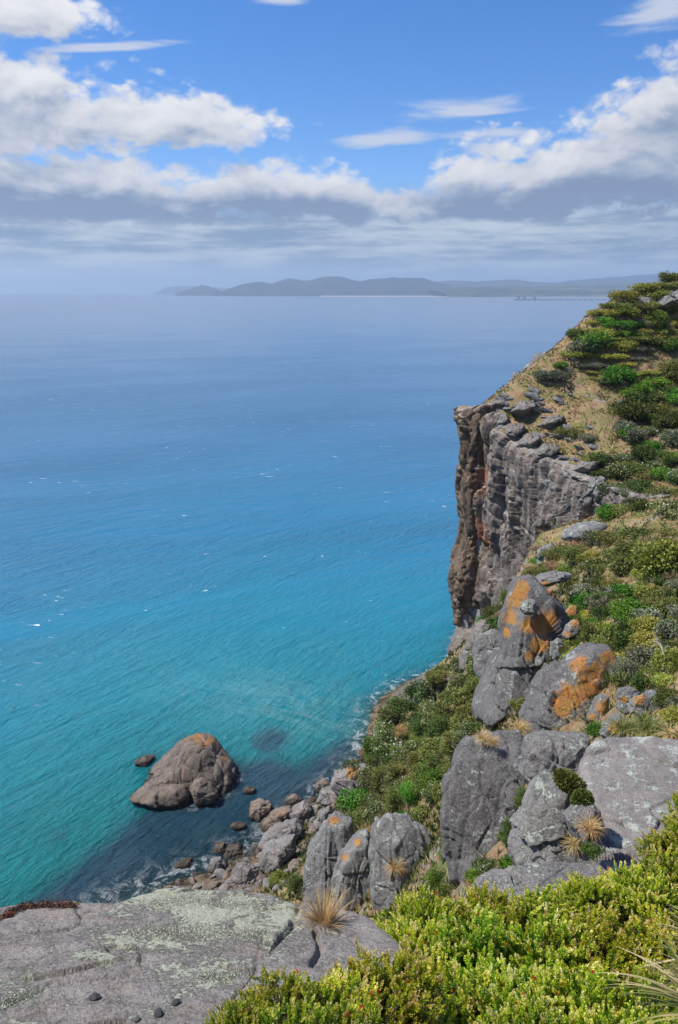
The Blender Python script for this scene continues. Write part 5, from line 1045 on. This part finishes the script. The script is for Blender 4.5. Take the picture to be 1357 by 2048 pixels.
ZONES = [
 ('skyline scrub of the headland', [(1140, 670), (1240, 585), (1357, 556), (1357, 700), (1290, 690), (1200, 700)], 44, (38, 84), ['olive', 'yellow', 'yellow', 'yellow', 'olive', 'bright'], ['mat', 'mat', 'round'], .75),
 ('dark scrub of the headland', [(1240, 790), (1357, 750), (1357, 1030), (1240, 1030), (1190, 960), (1250, 900)], 62, (58, 112), ['dark', 'dark', 'olive', 'olive', 'bright', 'grey', 'pale'], ['round', 'mat', 'mat'], .8),
 ('scrub carpet above the streaked outcrop', [(1130, 1110), (1260, 1060), (1357, 1070), (1357, 1180), (1230, 1200), (1130, 1190)], 48, (66, 110), ['olive', 'olive', 'dark', 'bright', 'yellow', 'grey', 'brown'], ['mat', 'mat', 'round'], .8),
 ('scrub above the orange boulder', [(1150, 1200), (1357, 1190), (1357, 1280), (1230, 1300), (1130, 1350), (1090, 1370), (1130, 1300)], 56, (60, 100), ['olive', 'dark', 'bright', 'grey', 'olive', 'yellow'], ['mat', 'round'], .8),
 ('scrub right of the orange boulder', [(1230, 1300), (1357, 1290), (1357, 1460), (1330, 1440), (1310, 1390), (1240, 1375), (1225, 1350)], 36, (60, 100), ['grey', 'olive', 'yellow', 'dark', 'olive'], ['mat', 'round'], .8),
 ('upper wooded slope below the cliff', [(955, 1345), (912, 1335), (870, 1362), (820, 1415), (790, 1450), (860, 1490), (930, 1500), (955, 1440)], 76, (60, 96), ['dark', 'dark', 'olive', 'pale', 'pale'], ['tall', 'round'], .8),
 ('lower wooded slope below the cliff', [(850, 1440), (800, 1440), (760, 1480), (725, 1525), (690, 1610), (700, 1650), (770, 1655), (860, 1640), (905, 1600), (905, 1500)], 90, (56, 96), ['dark', 'dark', 'olive', 'bright', 'pale', 'olive', 'brown'], ['tall', 'round'], .8),

 ('low cover of the dry slope', [(1120, 715), (1180, 670), (1290, 660), (1310, 760), (1250, 790), (1180, 760)], 22, (44, 90), ['yellow', 'olive', 'yellow', 'grey'], ['mat'], .38),
 ('green ledge between cliff foot and streaked outcrop', [(950, 1290), (1000, 1220), (1050, 1165), (1085, 1100), (1130, 1100), (1120, 1140), (1060, 1180), (1010, 1250), (960, 1345)], 26, (36, 60), ['olive', 'dark', 'bright', 'olive', 'brown'], ['mat', 'round'], .8),
]
rz = np.random.default_rng(77)
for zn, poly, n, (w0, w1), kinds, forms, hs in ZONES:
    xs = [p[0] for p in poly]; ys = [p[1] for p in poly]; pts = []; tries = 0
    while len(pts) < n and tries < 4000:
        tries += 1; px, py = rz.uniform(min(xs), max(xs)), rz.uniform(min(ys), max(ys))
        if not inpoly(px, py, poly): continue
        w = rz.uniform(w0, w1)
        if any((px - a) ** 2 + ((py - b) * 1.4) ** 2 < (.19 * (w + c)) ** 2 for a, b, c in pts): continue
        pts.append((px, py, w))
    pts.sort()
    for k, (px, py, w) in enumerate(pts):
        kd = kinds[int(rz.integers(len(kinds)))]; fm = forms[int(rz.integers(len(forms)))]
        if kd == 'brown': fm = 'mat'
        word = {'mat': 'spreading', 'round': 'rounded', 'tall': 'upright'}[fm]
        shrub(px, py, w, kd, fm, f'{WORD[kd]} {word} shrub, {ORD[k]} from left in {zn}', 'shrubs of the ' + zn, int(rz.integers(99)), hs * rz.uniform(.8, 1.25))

# ------------------------------------------------------------------ bare dead branches
DEAD = plain_mat('bleached_wood', (0.30, 0.28, 0.26), (0.62, 0.60, 0.57), 5); GREYW = plain_mat('grey_dead_twig', (0.14, 0.12, 0.115), (0.30, 0.27, 0.26), 5)
def dead(name, px, py, y, size, seed, label, lean=(0, 0, 1), levels=4, thick=.03, mat=None):
    g = np.random.default_rng(seed); paths = []
    def grow(p, d, L, r, lv):
        pts = [p]; rad = [r]
        for j in range(4):
            d = unit(d + g.normal(size=3) * .28); p = p + d * L / 4; pts.append(p); rad.append(r * (1 - .13 * (j + 1)))
            if lv > 0 and j > 0: grow(p, unit(d + g.normal(size=3) * .75), L * g.uniform(.5, .75), r * .55, lv - 1)
        paths.append((pts, rad))
    grow(np.zeros(3), unit(np.array(lean, float)), 1.0, thick, levels)
    V, Fq = tubes(paths, 5); C = at_y(px, py, y); s = size * ((C - CAM) @ FW) / FPX / 2
    return tag(obj(name, mesh(name, V, Fq, mat or DEAD), None, C, None, s), label, 'dead branch')
dead('dead_branch', 1322, 1335, 33.5, 85, 2, 'twisted bone-white dead branch beside the grey-green bush', (.5, 0, .9), 3, .055)
dead('dead_branch', 1345, 1335, 33.2, 80, 8, 'bone-white branch at the picture edge reaching over the soil', (-.2, 0, .9), 3, .05)
dead('dead_shrub', 920, 1515, 47, 70, 3, 'grey leafless shrub above the rock pillar', (0, 0, 1), 4, .035, GREYW)
dead('dead_shrub', 1112, 1215, 63, 60, 4, 'grey tangle of dead twigs on top of the streaked outcrop', (.5, 0, .8), 4, .025, GREYW)
dead('dead_shrub', 1150, 1165, 68, 60, 5, 'purple-grey dead twigs behind the flat pale slab', (.6, 0, .6), 4, .022, GREYW)
dead('dead_twig', 1028, 1712, 21, 34, 6, 'thin pale dead twigs in the cleft by the pillar', (-.3, 0, 1), 3, .03)

# ------------------------------------------------------------------ tussocks that can be told apart
for k, (px, py, y, w, lab, mt, tn) in enumerate([
        (965, 1478, 30, 30, 'straw tussock on the left rim of the rock pillar', STRAW, (.3, 1)), (985, 1485, 29.5, 24, 'small straw tussock on top of the rock pillar', STRAW, (.3, 1)), (1040, 1460, 33, 36, 'low straw tuft on the reddish soil ledge', STRAW, (.3, .9)),
        (1215, 1062, 103, 34, 'dry tussock right of the smooth grey slab', STRAW, (.2, .9)), (1250, 1460, 19, 60, 'green strappy tussock above the broad slab, left', STRAP, (0, .7)), (1300, 1462, 18.5, 70, 'green strappy tussock above the broad slab, right', STRAP, (0, .7)),
        (1345, 1475, 17, 50, 'straw grass tuft on the soil behind the broad slab', STRAW, (.3, 1)), (790, 1735, 50.5, 34, 'dry grass cushion on the ledge of the broad crag', STRAW, (.3, .9)), (1150, 1690, 10.4, 40, 'dry grass tuft in the hollow of the mossy boulder', STRAW, (.3, 1)), (1180, 1660, 9.8, 44, 'straw tuft between the little stone and the broad slab', STRAW, (.3, .9)),
        (958, 1500, 33, 26, 'straw tuft below the rim tussock on the pillar', STRAW, (.2, .8)), (800, 1462, 112, 26, 'dry tussock on the brink above the sea', STRAW, (.2, .8))]):
    hp = at_y(px, py, y); s = w * ((hp - CAM) @ FW) / FPX
    blade_thing('tussock', hp, lab, 'grass tussock', mt, [('blades', blades(230, .85, .55, 1.9, .020, 50 + k, 5, .2, (.12, 0, 0), tint=tn))], 'tussocks among the rocks', s)

# ------------------------------------------------------------------ moss cushions on the mossy boulder
for k, (px, py, y, w, h, lab) in enumerate([(1140, 1565, 10.9, 70, 34, 'olive moss pad on the crown of the hollowed boulder'), (1165, 1600, 10.4, 40, 40, 'olive moss pad hanging beside the hollow')]):
    g = np.random.default_rng(k + 70); C = at_y(px, py, y); sc0 = ((C - CAM) @ FW) / FPX; n = 5000
    d = unit(g.normal(size=(n, 3))); P = d * np.array([w * .5, w * .4, h * .5]) * sc0 * (g.random((n, 1)) ** .3); N = unit(d + g.normal(size=(n, 3)) * .6); L = .045 * g.uniform(.5, 1.3, n); V, Fq = leaves(P, N, L, L * .6, g)
    tag(obj('moss_pad', mesh('moss_pad', V, Fq, LM['olive'], smooth=False, attrs={'tint': np.repeat(np.clip(g.normal(.5, .2, n), 0, 1), 4)}), None, C, (0, .5, 0)), lab, 'moss')

# ------------------------------------------------------------------ grass and low herbs of the dry slope: nobody could count them
def slope_grass(name, n, seed, size, mat, label, mask_seed, thr, nb=5, tint=(0, 1), area=(26, 112, 108, 205), wr=.28):
    g = np.random.default_rng(seed); x = g.uniform(area[0], area[1], n * 4); y = g.uniform(area[2], area[3], n * 4); sd = cliff_sd(x, y)
    q = np.stack([x, y, 0 * x], -1); keep = (fbm(q / 5.0, 4, mask_seed) > thr) & ((sd > 2.0) | (y < 106) | ((sd < -1.0) & (zf(x, y) > 6))); x, y = x[keep][:n], y[keep][:n]; n = len(x); z = zf(x, y)
    b = np.repeat(np.stack([x, y, z - .05], -1), nb, 0); m_ = len(b); tilt = np.abs(g.normal(size=m_)) * .55; az = g.uniform(0, 2 * pi, m_)
    N = np.stack([np.cos(az) * np.sin(tilt), np.sin(az) * np.sin(tilt), np.cos(tilt)], -1); L = size * g.uniform(.5, 1.3, m_) * np.repeat(g.uniform(.5, 1.4, n), nb)
    b = b + N * [.1, .1, 0] * size; V, Fq = leaves(b, N, L, L * wr, g); tv = np.clip(np.repeat(g.uniform(*tint, n), nb) + g.normal(size=m_) * .1, 0, 1)
    o = obj(name, mesh(name, V, Fq, mat, smooth=False, attrs={'tint': np.repeat(tv, 4)})); tag(o, label, None, kind='stuff'); return o
slope_grass('dry_grass', 24000, 1, .34, LM['straw'], 'dry brown grass over the headland slope', 5, -.12, 5)
slope_grass('herb_cover', 13000, 2, .36, LM['olive'], 'low green herbs between the dry grass of the headland slope', 8, .14, 5)
slope_grass('herb_cover', 10000, 3, .34, LM['yellow'], 'yellow-green moss and herbs in patches on the headland slope', 12, .16, 5)
slope_grass('dry_grass', 7000, 4, .45, LM['straw'], 'dry grass and herbs between the shrubs of the near slope', 15, -.1, 9, area=(2, 60, 16, 108), wr=.07)
slope_grass('herb_cover', 9000, 5, .5, LM['olive'], 'low green herbs between the shrubs of the near slope', 18, -.2, 8, area=(2, 60, 16, 108), wr=.12)
slope_grass('dry_grass', 9000, 6, .45, LM['straw'], 'dry grass on the steep slope under the crags', 21, -.1, 7, area=(-16, 14, 36, 104), wr=.1)
slope_grass('herb_cover', 9000, 7, .55, LM['dark'], 'low dark green growth on the steep slope under the crags', 24, -.15, 6, area=(-10, 26, 36, 135))
